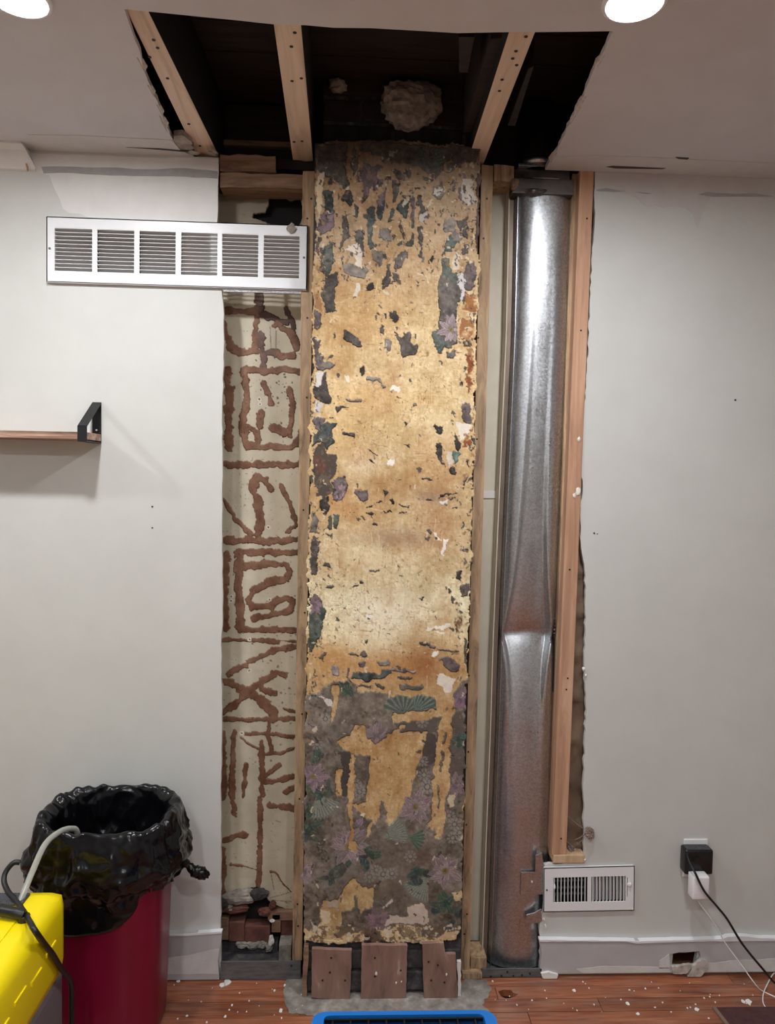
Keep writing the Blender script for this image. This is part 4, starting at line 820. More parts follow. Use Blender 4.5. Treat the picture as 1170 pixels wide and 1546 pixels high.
for k in range(40): Q.mix(Q.stroke([(rng.uniform(375, 450), rng.normal(585, 24))], rng.uniform(1.2, 3.4)), (84, 70, 60), .8)
for p in (zG((440, 360), (470, 370)), zG((400, 905), (545, 915)), zG((400, 890), (540, 850)), zG((405, 720), (425, 830)), zE((340, 210), (345, 350)), zE((375, 230), (372, 350))): Q.mix(Q.stroke(p, 1.5, False), (120, 104, 88), .6)
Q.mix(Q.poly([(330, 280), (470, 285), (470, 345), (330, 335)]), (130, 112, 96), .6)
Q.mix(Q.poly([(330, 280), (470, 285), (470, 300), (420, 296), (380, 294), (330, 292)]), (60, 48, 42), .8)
lim = Q.poly([(300, 282), (480, 284), (490, 600), (480, 1000), (470, 1376), (452, 1374), (430, 1372), (410, 1366), (400, 1352), (388, 1340), (365, 1344), (345, 1356), (333, 1362), (290, 1362)])
hole_ = Q.poly([(407, 288), (422, 294), (440, 304), (452, 298), (458, 322), (450, 345), (420, 345), (395, 332), (382, 328), (384, 322), (402, 322), (406, 306)])
lim &= ~hole_
cells = lim[:-1, :-1] & lim[1:, 1:] & lim[1:, :-1] & lim[:-1, 1:]
pn = tag(empty('old_plaster_wall', P(395, 1380, PY)), 'cream plaster panel with brown glue trails in the narrow left bay', 'wall panel')
rl = (nb-.5)*.004+(np.repeat(vnoise(1, W, 16, 48), H, 0)-.5)*.004
GM = vcol('cream_plaster', .6, .1, 200); GB = vcol('dried_glue', .45, .3, 160)
griddata('plaster_skin', Q, cells, 0, GM, pn, rl, .012)
pieces('glue_trail', 'glue_spatter', Q, glue & lim, .0014, GB, pn, rl, .0016, 26)

# ================================================================== FRAMING
def quad_member(name, pxs, y0, y1, mat, parent=None, bevel=.002):
    """vertical timber whose front face has the photo corners TL,TR,BR,BL at depth y0, running back to y1"""
    tl, tr, br, bl_ = [P(a, b, y0) for a, b in pxs]
    b4 = [bl_, br, Vector((br.x, y1, br.z)), Vector((bl_.x, y1, bl_.z))]; t4 = [tl, tr, Vector((tr.x, y1, tr.z)), Vector((tl.x, y1, tl.z))]
    return hexobj(name, b4, t4, mat, parent, bevel)
def stud(pxs, y0, y1, mat, label, nl=()):
    bl_ = P(*pxs[3], y0); br = P(*pxs[2], y0)
    e = tag(empty('wall_stud', Vector(((bl_.x+br.x)/2, (y0+y1)/2, bl_.z))), label, 'stud')
    quad_member('timber', pxs, y0, y1, mat, e)
    nails(e, [(P(x, y, y0), (0, -1, 0)) for x, y in nl])
    return e
stud([(457, 258), (475, 258), (456, 1450), (441, 1453)], -.004, .09, 'stud_dirty', 'narrow pine stud between the glue-marked panel and the chimney', [(463, 600), (458, 770), (460, 925), (456, 1078), (452, 1206), (449, 1365), (450, 1398), (464, 330), (464, 480), (470, 300)])
stud([(727, 248), (745, 250), (709, 1466), (695, 1466)], -.004, .09, 'stud_dirty', 'narrow pine stud between the chimney and the cream strip', [(722, 510), (720, 663), (712, 850), (708, 1020), (707, 1135), (704, 1245), (705, 1380), (701, 1410), (735, 300), (730, 360)])
stud([(876, 256), (897, 256), (855, 1290), (833, 1292)], -.004, .085, 'stud_red', 'reddish pine stud right of the metal duct', [(877, 499), (857, 1024), (855, 1041), (847, 1266), (886, 330), (860, 860)])
# side timber behind that stud, stopping half way
stud([(276, 300), (293, 300), (288, 700), (271, 700)], .016, .09, 'stud', 'pine stud glimpsed through the louvres of the long white grille')
tag(quad_member('furring_strip', [(864, 262), (874, 262), (846, 1000), (840, 1000)], .03, .066, 'stud_dirty'), 'rough furring strip in shadow beside the reddish stud', 'wood strip')
tag(box('wood_block', P(835, 1296, -.004).x, P(883, 1296, -.004).x, -.006, .08, P(860, 1303, -.004).z, P(860, 1290.5, -.004).z, 'stud', None, .003), 'small pale wood block under the foot of the reddish stud', 'block')

def joist(L0, L1, R0, R1, label, nl=(), y0=-1.25, y1=.10):
    z = CEIL+.014; a, b, c, d = PZ(*L0, z), PZ(*L1, z), PZ(*R0, z), PZ(*R1, z)
    def at(p, q, y): t = (y-p.y)/(q.y-p.y); return Vector((p.x+(q.x-p.x)*t, y, z))
    b4 = [at(a, b, y0), at(c, d, y0), at(c, d, y1), at(a, b, y1)]; t4 = [v+Vector((0, 0, .19)) for v in b4]
    e = tag(empty('ceiling_joist', (b4[0]+b4[2])/2), label, 'joist', 'joists over the ceiling opening')
    tm = hexobj('timber', b4, t4, 'dark_timber', e, .003); tm.data.materials.append(M['joist'])  # dark sides, pale underside
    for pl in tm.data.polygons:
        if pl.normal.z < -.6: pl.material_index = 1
    nails(e, [(PZ(x, y, z), (0, 0, -1)) for x, y in nl], .004)
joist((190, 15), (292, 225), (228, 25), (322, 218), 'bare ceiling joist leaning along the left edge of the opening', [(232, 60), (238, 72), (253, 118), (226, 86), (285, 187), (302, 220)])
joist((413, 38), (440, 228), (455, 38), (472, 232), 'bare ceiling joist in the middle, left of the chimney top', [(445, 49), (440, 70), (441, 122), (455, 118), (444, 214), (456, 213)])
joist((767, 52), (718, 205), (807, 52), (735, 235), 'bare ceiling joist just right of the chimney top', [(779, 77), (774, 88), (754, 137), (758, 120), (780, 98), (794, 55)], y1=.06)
# blocking pieces high between the joists
def zblock(name, pts, z0, z1, mat, label, cat, parent=None):
    q = [PZ(x, y, z0) for x, y in pts]
    o = slab_xy(name, [(p.x, p.y) for p in q], z0, z1, mat, parent)
    return tag(o, label, cat) if label else o
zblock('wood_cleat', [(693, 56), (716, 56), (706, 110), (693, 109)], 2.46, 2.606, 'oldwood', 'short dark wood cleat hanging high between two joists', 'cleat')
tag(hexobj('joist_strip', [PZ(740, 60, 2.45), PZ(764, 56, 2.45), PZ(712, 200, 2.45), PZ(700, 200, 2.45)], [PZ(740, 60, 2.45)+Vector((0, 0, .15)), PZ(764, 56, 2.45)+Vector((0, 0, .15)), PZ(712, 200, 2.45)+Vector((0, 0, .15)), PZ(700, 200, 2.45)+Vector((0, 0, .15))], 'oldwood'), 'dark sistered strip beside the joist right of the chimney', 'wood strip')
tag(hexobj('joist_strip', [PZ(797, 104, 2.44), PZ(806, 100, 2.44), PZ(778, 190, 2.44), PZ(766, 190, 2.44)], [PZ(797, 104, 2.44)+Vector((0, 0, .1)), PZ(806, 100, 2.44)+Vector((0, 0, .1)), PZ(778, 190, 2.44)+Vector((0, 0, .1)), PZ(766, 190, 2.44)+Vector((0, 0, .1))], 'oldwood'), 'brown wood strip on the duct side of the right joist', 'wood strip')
# rim board and plates at the head of the left bay
rx0, rx1 = P(300, 200, .11).x, P(480, 200, .11).x
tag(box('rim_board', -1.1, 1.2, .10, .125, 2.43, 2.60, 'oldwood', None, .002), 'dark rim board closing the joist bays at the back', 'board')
tag(box('nailer_board', P(322, 220, .09).x, P(440, 220, .09).x, .08, .099, P(380, 222, .09).z, P(380, 214, .09).z, 'platewood', None, .002), 'thin reddish nailer board below the rim board', 'board')
def rough_board(name, px0, px1, pyt, pyb, y0, y1, mat, label, seed, amp=.006):
    pts = [(px0, pyt), ((px0+px1)/2, pyt+1), (px1, pyt+3), (px1, pyb+2), ((px0+px1)/2, pyb), (px0, pyb)]
    return tag(slab_xz(name, ragged(pxpoly(pts, y0), .025, amp, seed), y0, y1, mat), label, 'board')
rough_board('top_plate', 332, 416, 233, 258, .006, .095, 'platewood', 'splintered upper top plate over the left bay', 1, .004)
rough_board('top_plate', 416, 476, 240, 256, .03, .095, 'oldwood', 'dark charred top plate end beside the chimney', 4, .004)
rough_board('top_plate', 332, 457, 261, 283, .01, .095, 'platewood', 'lower top plate with two nail holes over the left bay', 2, .002)
rough_board('top_plate', 746, 776, 248, 273, .0, .09, 'stud_dirty', 'short sooty plate end between stud and duct', 3, .003)
# lumps above the chimney
tag(lump('mortar_lump', P(619, 158, -.06), (.082, .035, .068), 'mortar', None, 3, .22, 4), 'pale lump of old mortar clinging to the sooty chimney stack', 'mortar')
tag(lump('mortar_dab', P(509, 130, -.05), (.026, .02, .018), 'mortar', None, 8, .3, 3), 'small dab of mortar on the stack beside the middle joist', 'mortar')

# cream strip and far side of the right bay
tag(slab_xz('cream_strip', pxpoly([(744, 282), (900, 282), (892, 700), (870, 1200), (835, 1420), (700, 1420), (704, 1200), (716, 800), (730, 500)], .10), .10, .115, 'cream'), 'cream painted old wall behind the metal duct', 'wall panel')
mesh_p = [XZ(x, y, .099) for x, y in ((721, 740), (752, 741), (752, 752), (720, 752))]
tag(slab_xz('mesh_tape', mesh_p, .0965, .0985, 'white_patch'), 'short band of mesh tape across the cream strip', 'tape')
tag(box('sill_block', P(711, 1440, .0).x, P(735, 1440, .0).x, .0, .08, P(720, 1463, 0).z, P(720, 1446, 0).z, 'stud_dirty', None, .002), 'worn wood sill block at the foot of the cream strip', 'block')
tag(box('sill_block', P(697, 1475, -.01).x, P(727, 1475, -.01).x, -.02, .05, .001, P(710, 1466, -.01).z, 'stud_dirty', None, .002), 'wood offcut on the floor under the narrow right stud', 'block')
# steel strips on the floor
def strip(pts, y0, y1, label, nl):
    z1 = P(*pts[0], y0).z
    e = tag(empty('steel_track', Vector((P(*pts[0], y0).x, y0, .0))), label, 'steel track')
    x0, x1 = P(*pts[0], y0).x, P(*pts[1], y0).x
    hexobj('flange', [(x0, y0, .001), (x1, y0, .001), (x1, y0+.004, .001), (x0, y0+.004, .001)], [(x0, y0, z1), (x1, y0, z1), (x1, y0+.004, z1), (x0, y0+.004, z1)], 'steelgrey', e, .0008)
    box('web', x0, x1, y0, y1, .0005, .004, 'steelgrey', e, .0005)
    nails(e, [(P(x, y, y0), (0, -1, 0)) for x, y in nl], .003)
strip([(333, 1452), (454, 1452)], -.012, .09, 'grey steel floor track across the left bay', [(440, 1458)])
strip([(728, 1463), (818, 1464)], -.014, .09, 'grey steel floor track below the metal duct', [(741, 1474), (757, 1473), (766, 1467), (775, 1473), (788, 1472), (800, 1470)])

# ------------------------------------------------------------------ broken foot of the left bay: bricks, hole, rubble
ft = tag(empty('broken_masonry', P(395, 1450, .09)), 'broken brick and mortar at the foot of the left bay', 'masonry')
ft.location.z = 0
def fb(px0, px1, py0, py1, Y, d, mat, name='brick', bev=.004):
    return box(name, P(px0, py0, Y).x, P(px1, py0, Y).x, Y, Y+d, max(.002, P((px0+px1)/2, py1, Y).z), P((px0+px1)/2, py0, Y).z, mat, ft, bev)
fb(300, 345, 1385, 1420, .085, .05, 'platewood', 'wood_end'); fb(345, 369, 1392, 1422, .085, .05, 'brick'); fb(369, 408, 1398, 1424, .09, .04, 'brick'); fb(410, 424, 1380, 1408, .085, .04, 'platewood', 'wood_end', .003); fb(424, 452, 1388, 1425, .095, .04, 'brick'); fb(330, 420, 1422, 1446, .095, .03, 'mortar_dark', 'mortar_bed', .006); fb(404, 455, 1376, 1390, .085, .045, 'platewood', 'wood_end', .003); fb(421, 440, 1426, 1458, .05, .05, 'mortar', 'mortar_block', .004)
fb(300, 460, 1440, 1468, .10, .025, 'mortar_dark', 'mortar_bed', .006)
box('mortar_bed', P(322, 1450, .05).x, P(452, 1450, .05).x, .0, .104, .0045, .014, 'mortar_dark', ft, .003)
for i, (x, y, sx, sz, m) in enumerate(((355, 1372, .045, .012, 'brick'), (400, 1376, .022, .012, 'brick'), (362, 1354, .05, .022, 'mortar'), (390, 1350, .03, .018, 'mortar_dark'), (338, 1364, .02, .02, 'mortar_dark'), (365, 1425, .02, .011, 'mortar'), (380, 1427, .022, .012, 'mortar'), (395, 1426, .016, .012, 'mortar'), (406, 1430, .012, .012, 'mortar'), (410, 1420, .008, .018, 'chip'), (347, 1371, .012, .012, 'mortar'), (411, 1388, .009, .006, 'chip'), (412, 1366, .01, .012, 'brick'), (435, 1455, .02, .008, 'stud'))):
    lump('rubble', P(x, y, .09), (sx, .012, sz), m, ft, i, .3, 3)
# foot boards of the chimney
def board(pts, label, nl, tilt=0):
    o = slab_xz('foot_board', ragged(pxpoly(pts, CY-.013), .012, .0009, int(pts[0][0])), CY-.013, CY-.001, 'board'); tag(o, label, 'board', 'brown boards at the chimney foot')
    nails(o, [(P(x, y, CY-.013), (0, -1, 0)) for x, y in nl], .003)
board([(471, 1433), (531, 1435), (528, 1512), (470, 1506)], 'brown board at the left of the chimney foot', [(500, 1446), (498, 1468), (487, 1480), (521, 1480)])
board([(546, 1427), (615, 1428), (613, 1506), (600, 1509), (545, 1509)], 'widest brown board in the middle of the chimney foot', [(566, 1446), (605, 1465), (566, 1474)])
board([(638, 1425), (670, 1424), (672, 1441), (688, 1441), (691, 1509), (640, 1512)], 'notched brown board at the right of the chimney foot', [(647, 1452), (661, 1457), (651, 1480), (671, 1483)])
for p, sz in (((568, 1470), .006), ((598, 1484), .004), ((674, 1471), .004), ((606, 1482), .003)): tag(lump('paint_drip', P(*p, CY-.014), (sz*.6, .0015, sz), 'chip', None, int(p[0]), .3, 2), {568: 'largest white paint splash on the middle foot board', 598: 'lower white paint splash on the middle foot board', 674: 'white paint splash on the notched foot board', 606: 'tiny white splash near the right edge of the middle foot board'}[p[0]], 'paint splash')
tag(slab_xz('splintered_board', ragged(pxpoly([(459, 1428), (466, 1428), (463, 1506), (456, 1502)], CY+.0), .02, .002, 6), CY-.004, CY+.05, 'platewood'), 'splintered dark board edge left of the chimney foot', 'board')
tag(slab_xz('plaster_edge', ragged(pxpoly([(690, 1452), (696, 1452), (696, 1504), (691, 1506)], CY-.004), .012, .002, 7), CY-.006, CY+.03, 'chip'), 'chipped white plaster edge right of the chimney foot', 'plaster')

# ------------------------------------------------------------------ metal wall duct
def lerpf(v, xs, ys): return float(np.interp(v, xs, ys))
DY = .012
zk = P(790, 966, DY).z
Lp = [(777, 268), (772, 500), (766, 640), (759, 800), (752, 966), (748, 1100), (742, 1250), (737, 1400), (735, 1462)]
Rp = [(866, 268), (860, 500), (853, 640), (846, 800), (838, 966), (834, 1100), (830, 1250), (827, 1400), (826, 1462)]
Lw = [P(*p, DY+.03) for p in Lp]; Rw = [P(*p, DY+.03) for p in Rp]
zsL = [v.z for v in Lw][::-1]; xsL = [v.x for v in Lw][::-1]; zsR = [v.z for v in Rw][::-1]; xsR = [v.x for v in Rw][::-1]
ztop, zbot = P(820, 268, DY).z, .012
dk = tag(empty('wall_duct', Vector(((xsL[0]+xsR[0])/2, .07, zbot))), 'dented galvanised steel wall duct standing right of the chimney', 'duct')
NZ, NU = 260, 56; vs = []; fs = []
for i in range(NZ+1):
    z = zbot+(ztop-zbot)*i/NZ
    xl, xr = lerpf(z, zsL, xsL), lerpf(z, zsR, xsR)
    up = max(0, z-zk); dn = max(0, zk-z)
    A_ = math.exp(-(up/.36)**1.25) if z >= zk else math.exp(-(dn/.20)**1.2)
    pinch = math.exp(-abs(z-zk)/.035)
    for k in range(NU+1):
        u = -1+2*k/NU
        bul = (1-abs(u)**2.5)**.66
        kink = math.exp(-abs(z-(zk+.016*(1-u*u)))/.03)
        cw = (.42+.5*math.exp(-(up/.22)**1.1)) if z >= zk else (.62+.3*math.exp(-(dn/.09)))
        sm = min(1, max(0, (cw-abs(u))/.2)); sm = sm*sm*(3-2*sm)
        yf = DY+.045-.045*bul+A_*.040*sm+.016*kink*(1-u*u)
        x = (xl+xr)/2+(xr-xl)/2*(u*(1-.0*pinch))
        if abs(u) > .86: x -= math.copysign(.006*pinch, u)
        vs.append((x, yf, z))
n0 = len(vs)
for i in range(NZ):
    for k in range(NU): a = i*(NU+1)+k; fs.append((a, a+1, a+NU+2, a+NU+1))
for i in range(NZ+1):   # straight sides and back
    z = zbot+(ztop-zbot)*i/NZ; vs.append((lerpf(z, zsL, xsL), .095, z)); vs.append((lerpf(z, zsR, xsR), .095, z))
for i in range(NZ):
    a = i*(NU+1); b = n0+2*i; fs.append((b, a, a+NU+1, b+2)); fs.append((a+NU, b+1, b+3, a+2*NU+1)); fs.append((b+1, b, b+2, b+3))
meshobj('duct_body', vs, fs, 'galv', dk, True)
def seamstrip(name, pts, w0, w1, y0, y1, mat):
    vs = []; fs = []
    for p in pts:
        q = P(*p, y0); a, b = q.x+w0, q.x+w1
        vs += [(a, y0, q.z), (b, y0, q.z), (b, y1, q.z), (a, y1, q.z)]
    for i in range(len(pts)-1):
        for k in range(4): fs.append((4*i+k, 4*i+(k+1) % 4, 4*i+4+(k+1) % 4, 4*i+4+k))
    fs += [(0, 1, 2, 3), tuple(range(len(vs)-4, len(vs)))]
    bm = bmesh.new(); bv = [bm.verts.new(v) for v in vs]; [bm.faces.new([bv[i] for i in f]) for f in fs]
    return bmobj(name, bm, mat, dk)
seamstrip('side_seam', Lp, -.014, -.001, .05, .095, 'galv_side'); seamstrip('seam_bead', Lp, -.0165, -.0135, .046, .095, 'cream'); seamstrip('side_seam', Rp, .001, .013, .046, .095, 'galv_side')
seamstrip('seam_bead', [(x+6, y) for x, y in Lp], -.0012, .0006, .028, .036, 'galv')
# boot and collar at the head
bx0, bx1 = P(776, 262, 0).x, P(866, 262, 0).x
zb0, zb1, zb2 = P(820, 292, 0).z, P(820, 268, 0).z, P(820, 252, 0).z
box('boot', bx0-.004, bx1+.004, .004, .096, zb0, zb1, 'galv_dark', dk, .004); box('boot_neck', bx0+.004, bx1-.006, .016, .096, zb1, zb2, 'galv_dark', dk, .003)
box('boot_lip', P(783, 250, 0).x, P(838, 250, 0).x, -.002, .09, zb2, zb2+.007, 'galv', dk, .001)
cyl = []; c0 = P(812, 246, .05); c1 = Vector((c0.x+.0, .05, 2.60))
v, f = tubedata([Vector((c0.x, .05, zb2)), Vector((c0.x, .05, zb2+.012)), Vector((c0.x, .05, zb2+.02)), Vector((c0.x, .05, zb2+.03)), c1], [.054, .054, .057, .05, .05], 28); meshobj('riser_pipe', v, f, 'galv_dark', dk, True)
v, f = tubedata([Vector((c0.x, .05, zb2+.012)), Vector((c0.x, .05, zb2+.03))], [.058, .058], 28); meshobj('foil_tape', v, f, 'galv', dk, True)
lump('sealant', P(776, 278, .0), (.012, .008, .018), 'platewood', dk, 3, .3, 3); lump('sealant', P(808, 289, .0), (.03, .006, .008), 'galv_dark', dk, 4, .3, 3)
# take-off bracket at the foot
box('bracket_plate', P(786, 1315, DY).x, P(822, 1315, DY).x, DY-.006, DY-.003, P(800, 1349, DY).z, P(800, 1315, DY).z, 'galv', dk, .0008)
nails(dk, [(P(803, 1331, DY-.006), (0, -1, 0)), (P(811, 1386, .0), (0, -1, 0))], .003, 'white_metal')
slab_xz('bent_tab', pxpoly([(809, 1292), (818, 1288), (821, 1310), (819, 1320), (808, 1318)], .0), .0, .003, 'galv', dk)
slab_xz('bent_tab', pxpoly([(795, 1381), (807, 1378), (817, 1372), (818, 1390), (812, 1393), (794, 1392)], .0), -.002, .002, 'galv', dk)

# mortar keys beside the duct
bk = tag(empty('plaster_keys', P(846, 1000, .08)), 'row of rough pinkish plaster keys between duct and reddish stud', 'plaster'); rnd = random.Random(2)
vs = []; fs = []
for i in range(120):
    y = 640+i*2.75; x = lerpf(y, [640, 1000], [851, 838])+rnd.uniform(-2, 2)
    c = P(x, y, .06); r = rnd.uniform(.003, .0075); n = len(vs)
    for dx, dy, dz in ((1, 0, 0), (-1, 0, 0), (0, 1, 0), (0, -1, 0), (0, 0, 1), (0, 0, -1)): vs.append(c+Vector((dx*r*rnd.uniform(.6, 1.2), dy*r, dz*r*rnd.uniform(.6, 1.4))))
    fs += [(n+a, n+b, n+c_) for a, b, c_ in ((0, 2, 4), (2, 1, 4), (1, 3, 4), (3, 0, 4), (2, 0, 5), (1, 2, 5), (3, 1, 5), (0, 3, 5))]
M['key'] = noisy('pink_plaster', [(.3, (112, 76, 68)), (.65, (176, 136, 122))], 60, 5, .95, bump=.5)
tag(meshobj('key_lumps', vs, fs, 'key', bk), kind='stuff')
quad_member('lath_edge', [(852, 630), (858, 630), (842, 1010), (836, 1010)], .07, .098, 'brick', bk)
# kraft faced insulation right of the stud
vs = []; fs = []; nu, nv = 8, 90
for j in range(nv+1):
    y = 690+(1280-690)*j/nv
    for i in range(nu+1):
        x = lerpf(y, [690, 1280], [858, 836])+(lerpf(y, [690, 1280], [905, 906])-lerpf(y, [690, 1280], [858, 836]))*i/nu
        t = i/nu; q = P(x, y, .045); fold = abs(((y*.0157) % 1)-.5)*2
        vs.append((q.x, .05-.018*math.sin(math.pi*t)-.012*(1-fold)**3+.004*math.sin(y*.21+i*1.7), q.z))
for j in range(nv):
    for i in range(nu): a = j*(nu+1)+i; fs.append((a, a+1, a+nu+2, a+nu+1))
n = len(vs); vs += [(a, .1, c) for a, b, c in vs]; fs += [tuple(q+n for q in f[::-1]) for f in fs]
for j in range(nv):
    for i in (0, nu): a = j*(nu+1)+i; b = a+nu+1; fs.append((a, b, b+n, a+n))
for i in range(nu):
    for j in (0, nv): a = j*(nu+1)+i; fs.append((a, a+1, a+1+n, a+n))
tag(meshobj('insulation_batt', vs, fs, 'kraft', None, True), 'creased brown kraft paper insulation behind the right drywall edge', 'insulation')
tag(lump('dust_clump', P(890, 1257, -.014), (.015, .012, .018), 'fluff', None, 5, .35, 4), 'grey fluff clump hanging at the right drywall edge', 'dust')
web = tag(empty('cobweb', P(868, 1275, .03)), 'dusty cobweb strands in the cavity beside the fluff clump', 'cobweb')
for a, b, r in (((857, 1232), (886, 1254), .0009), ((868, 1268), (884, 1258), .0016), ((855, 1270), (876, 1284), .0012), ((860, 1290), (872, 1272), .001), ((866, 1280), (884, 1262), .0008)): tube('strand', [P(*a, .02), P((a[0]+b[0])/2, (a[1]+b[1])/2+1.5, .015), P(*b, .0)], r, 'fluff', web, 6, sub=4)
lump('dust', P(862, 1285, .03), (.012, .02, .016), 'fluff', web, 9, .4, 3)
for i, (x, y, s) in enumerate(((873, 741, .011), (867, 748, .007), (874, 663, .006), (881, 1010, .006), (884, 1020, .004), (823, 1398, .006), (821, 1388, .005), (883, 1298, .004))): tag(lump('gypsum_crumb', P(x, y, -.004), (s*.7, .004, s), 'chip', None, i, .45, 2), 'white gypsum crumb on the cut drywall edge by the duct', 'crumb', 'gypsum crumbs on the right drywall edge')
tag(lump('torn_scrap', P(440, 345, -.014), (.012, .003, .012), 'mortar', None, 2, .5, 2), 'grey torn scrap hanging over the top of the white grille', 'scrap')
tag(lump('paper_wad', P(322, 231, -.03), (.014, .014, .005), 'paper', None, 12, .4, 3), 'crumpled grey paper at the top corner of the left drywall', 'paper')
tag(lump('paper_wad', P(292, 231, -.03), (.014, .014, .003), 'paper', None, 13, .4, 3), 'flat torn paper under the left joist end', 'paper')

# ------------------------------------------------------------------ return air grille
def grille():
    GY = -.012
    tl, tr, br, bl_ = P(70, 327, GY), P(464, 340, GY), P(464, 438, GY), P(70, 425, GY)
    e = tag(empty('return_grille', (bl_+br)/2), 'long white return air grille with six louvred sections, overhanging the opening', 'vent grille')
    W_ = ((tr.x-tl.x)+(br.x-bl_.x))/2; Hh = ((tl.z-bl_.z)+(tr.z-br.z))/2
    ang = math.atan2(((tr.z-tl.z)+(br.z-bl_.z))/2, W_); c = (tl+tr+br+bl_)/4
    def w(u, v, y): x, z = (u-.5)*W_, (v-.5)*Hh; return (c.x+x*math.cos(ang)-z*math.sin(ang), y, c.z+x*math.sin(ang)+z*math.cos(ang))
    secs = [(a/960.0, b/960.0) for a, b in ((30, 166), (185, 320), (339, 472), (492, 626), (643, 777), (797, 930))]
    v0, v1 = .175, .835
    bm = bmesh.new()
    def slabuv(u0, u1, va, vb, y0, y1, bev=0):
        hexa(bm, [w(u0, va, y0), w(u1, va, y0), w(u1, va, y1), w(u0, va, y1)], [w(u0, vb, y0), w(u1, vb, y0), w(u1, vb, y1), w(u0, vb, y1)], bev)
    outer = [(0, 0), (1, 0), (1, 1), (0, 1)]
    toXZ = lambda u, v: (w(u, v, 0)[0], w(u, v, 0)[2])
    face = slab_xz('face_plate', [toXZ(*p) for p in outer], GY, GY+.0025, 'white_metal', e, [[toXZ(*p) for p in ((a, v0), (b, v0), (b, v1), (a, v1))] for a, b in secs])
    bm.free(); bm = bmesh.new()
    for a in ((0, .012, 0, 1), (.988, 1, 0, 1)): slabuv(a[0]*.3, a[1]*.3 if a[0] == 0 else 1, 0, 1, GY, -.0005) if False else None
    slabuv(0, 1, -.004, .012, GY, -.0005); slabuv(0, 1, .985, 1.0, GY, -.0005); slabuv(0, .004, 0, 1, GY, -.0005); slabuv(.996, 1, 0, 1, GY, -.0005)
    bmobj('rim', bm, 'white_metal', e)
    for a, b in secs:
        for i in range(11):
            va = v0+(v1-v0)*(i+.42)/11; vb = va+(v1-v0)*.62/11
            bm = bmesh.new()
            hexa(bm, [w(a, va-.018, .012), w(b, va-.018, .012), w(b, va-.010, .0125), w(a, va-.010, .0125)], [w(a, vb-.01, GY+.0008), w(b, vb-.01, GY+.0008), w(b, vb-.002, GY+.0012), w(a, vb-.002, GY+.0012)])
            bmobj('louver', bm, 'white_metal', e)
    for p in ((75, 375), (459, 389)): nails(e, [(P(*p, GY), (0, -1, 0))], .0035, 'steelgrey')
    bm = bmesh.new(); slabuv(.675, .995, -.045, -.004, .0, .004); bmobj('lower_lip', bm, 'galv', e)
grille()

# ------------------------------------------------------------------ supply register
def register():
    GY = -.007
    tl, tr, br, bl_ = P(821, 1310.5, GY), P(958, 1307, GY), P(957.5, 1374.5, GY), P(820.5, 1377, GY)
    e = tag(empty('supply_register', (bl_+br)/2), 'white supply register with vertical fins above the right baseboard', 'vent register')
    def w(u, v, y): a = tl.lerp(tr, u); b = bl_.lerp(br, u); q = b.lerp(a, v); return (q.x, y, q.z)
    toXZ = lambda u, v: (w(u, v, 0)[0], w(u, v, 0)[2])
    secs = [(.105, .482), (.525, .905)]; v0, v1 = .21, .775
    lever = [(.918, .31), (.928, .31), (.928, .74), (.918, .74)]
    slab_xz('face_plate', [toXZ(*p) for p in ((0, 0), (1, 0), (1, 1), (0, 1))], GY, GY+.0025, 'white_metal', e, [[toXZ(*p) for p in ((a, v0), (b, v0), (b, v1), (a, v1))] for a, b in secs]+[[toXZ(*p) for p in lever]])
    def slabuv(bm, u0, u1, va, vb, y0, y1): hexa(bm, [w(u0, va, y0), w(u1, va, y0), w(u1, va, y1), w(u0, va, y1)], [w(u0, vb, y0), w(u1, vb, y0), w(u1, vb, y1), w(u0, vb, y1)])
    bm = bmesh.new(); slabuv(bm, 0, 1, 0, .015, GY, -.0004); slabuv(bm, 0, 1, .98, 1, GY, -.0004); slabuv(bm, 0, .008, 0, 1, GY, -.0004); slabuv(bm, .992, 1, 0, 1, GY, -.0004); bmobj('rim', bm, 'white_metal', e)
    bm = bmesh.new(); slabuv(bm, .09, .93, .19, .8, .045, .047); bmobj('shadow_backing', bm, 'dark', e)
    for s, (a, b) in enumerate(secs):
        for i in range(10):
            u = a+(b-a)*(i+.5)/10; sh = -.004 if s == 0 else .026
            bm = bmesh.new(); hexa(bm, [w(u-.009, v0, GY+.001), w(u-.002, v0, GY+.001), w(u+.006+sh, v0, GY+.012), w(u-.001+sh, v0, GY+.012)], [w(u-.009, v1, GY+.001), w(u-.002, v1, GY+.001), w(u+.006+sh, v1, GY+.012), w(u-.001+sh, v1, GY+.012)])
            bmobj('fin', bm, 'white_metal', e)
    for v in (.3, .44, .6, .74):
        bm = bmesh.new(); slabuv(bm, .10, .49, v-.02, v+.015, .018, .024); bmobj('damper', bm, 'steelgrey', e)
    lump('lever_knob', w(.945, .6, GY-.004), (.0045, .005, .007), 'white_metal', e, 1, .12, 3); box('lever_arm', w(.918, .5, 0)[0], w(.95, .5, 0)[0], GY-.004, GY-.001, w(.9, .57, 0)[2], w(.9, .62, 0)[2], 'white_metal', e, .0005)
    lump('lever_knob', w(.115, .58, GY-.003), (.003, .004, .008), 'white_metal', e, 2, .12, 3); nails(e, [(w(.035, .5, GY), (0, -1, 0))], .003, 'steelgrey')
register()

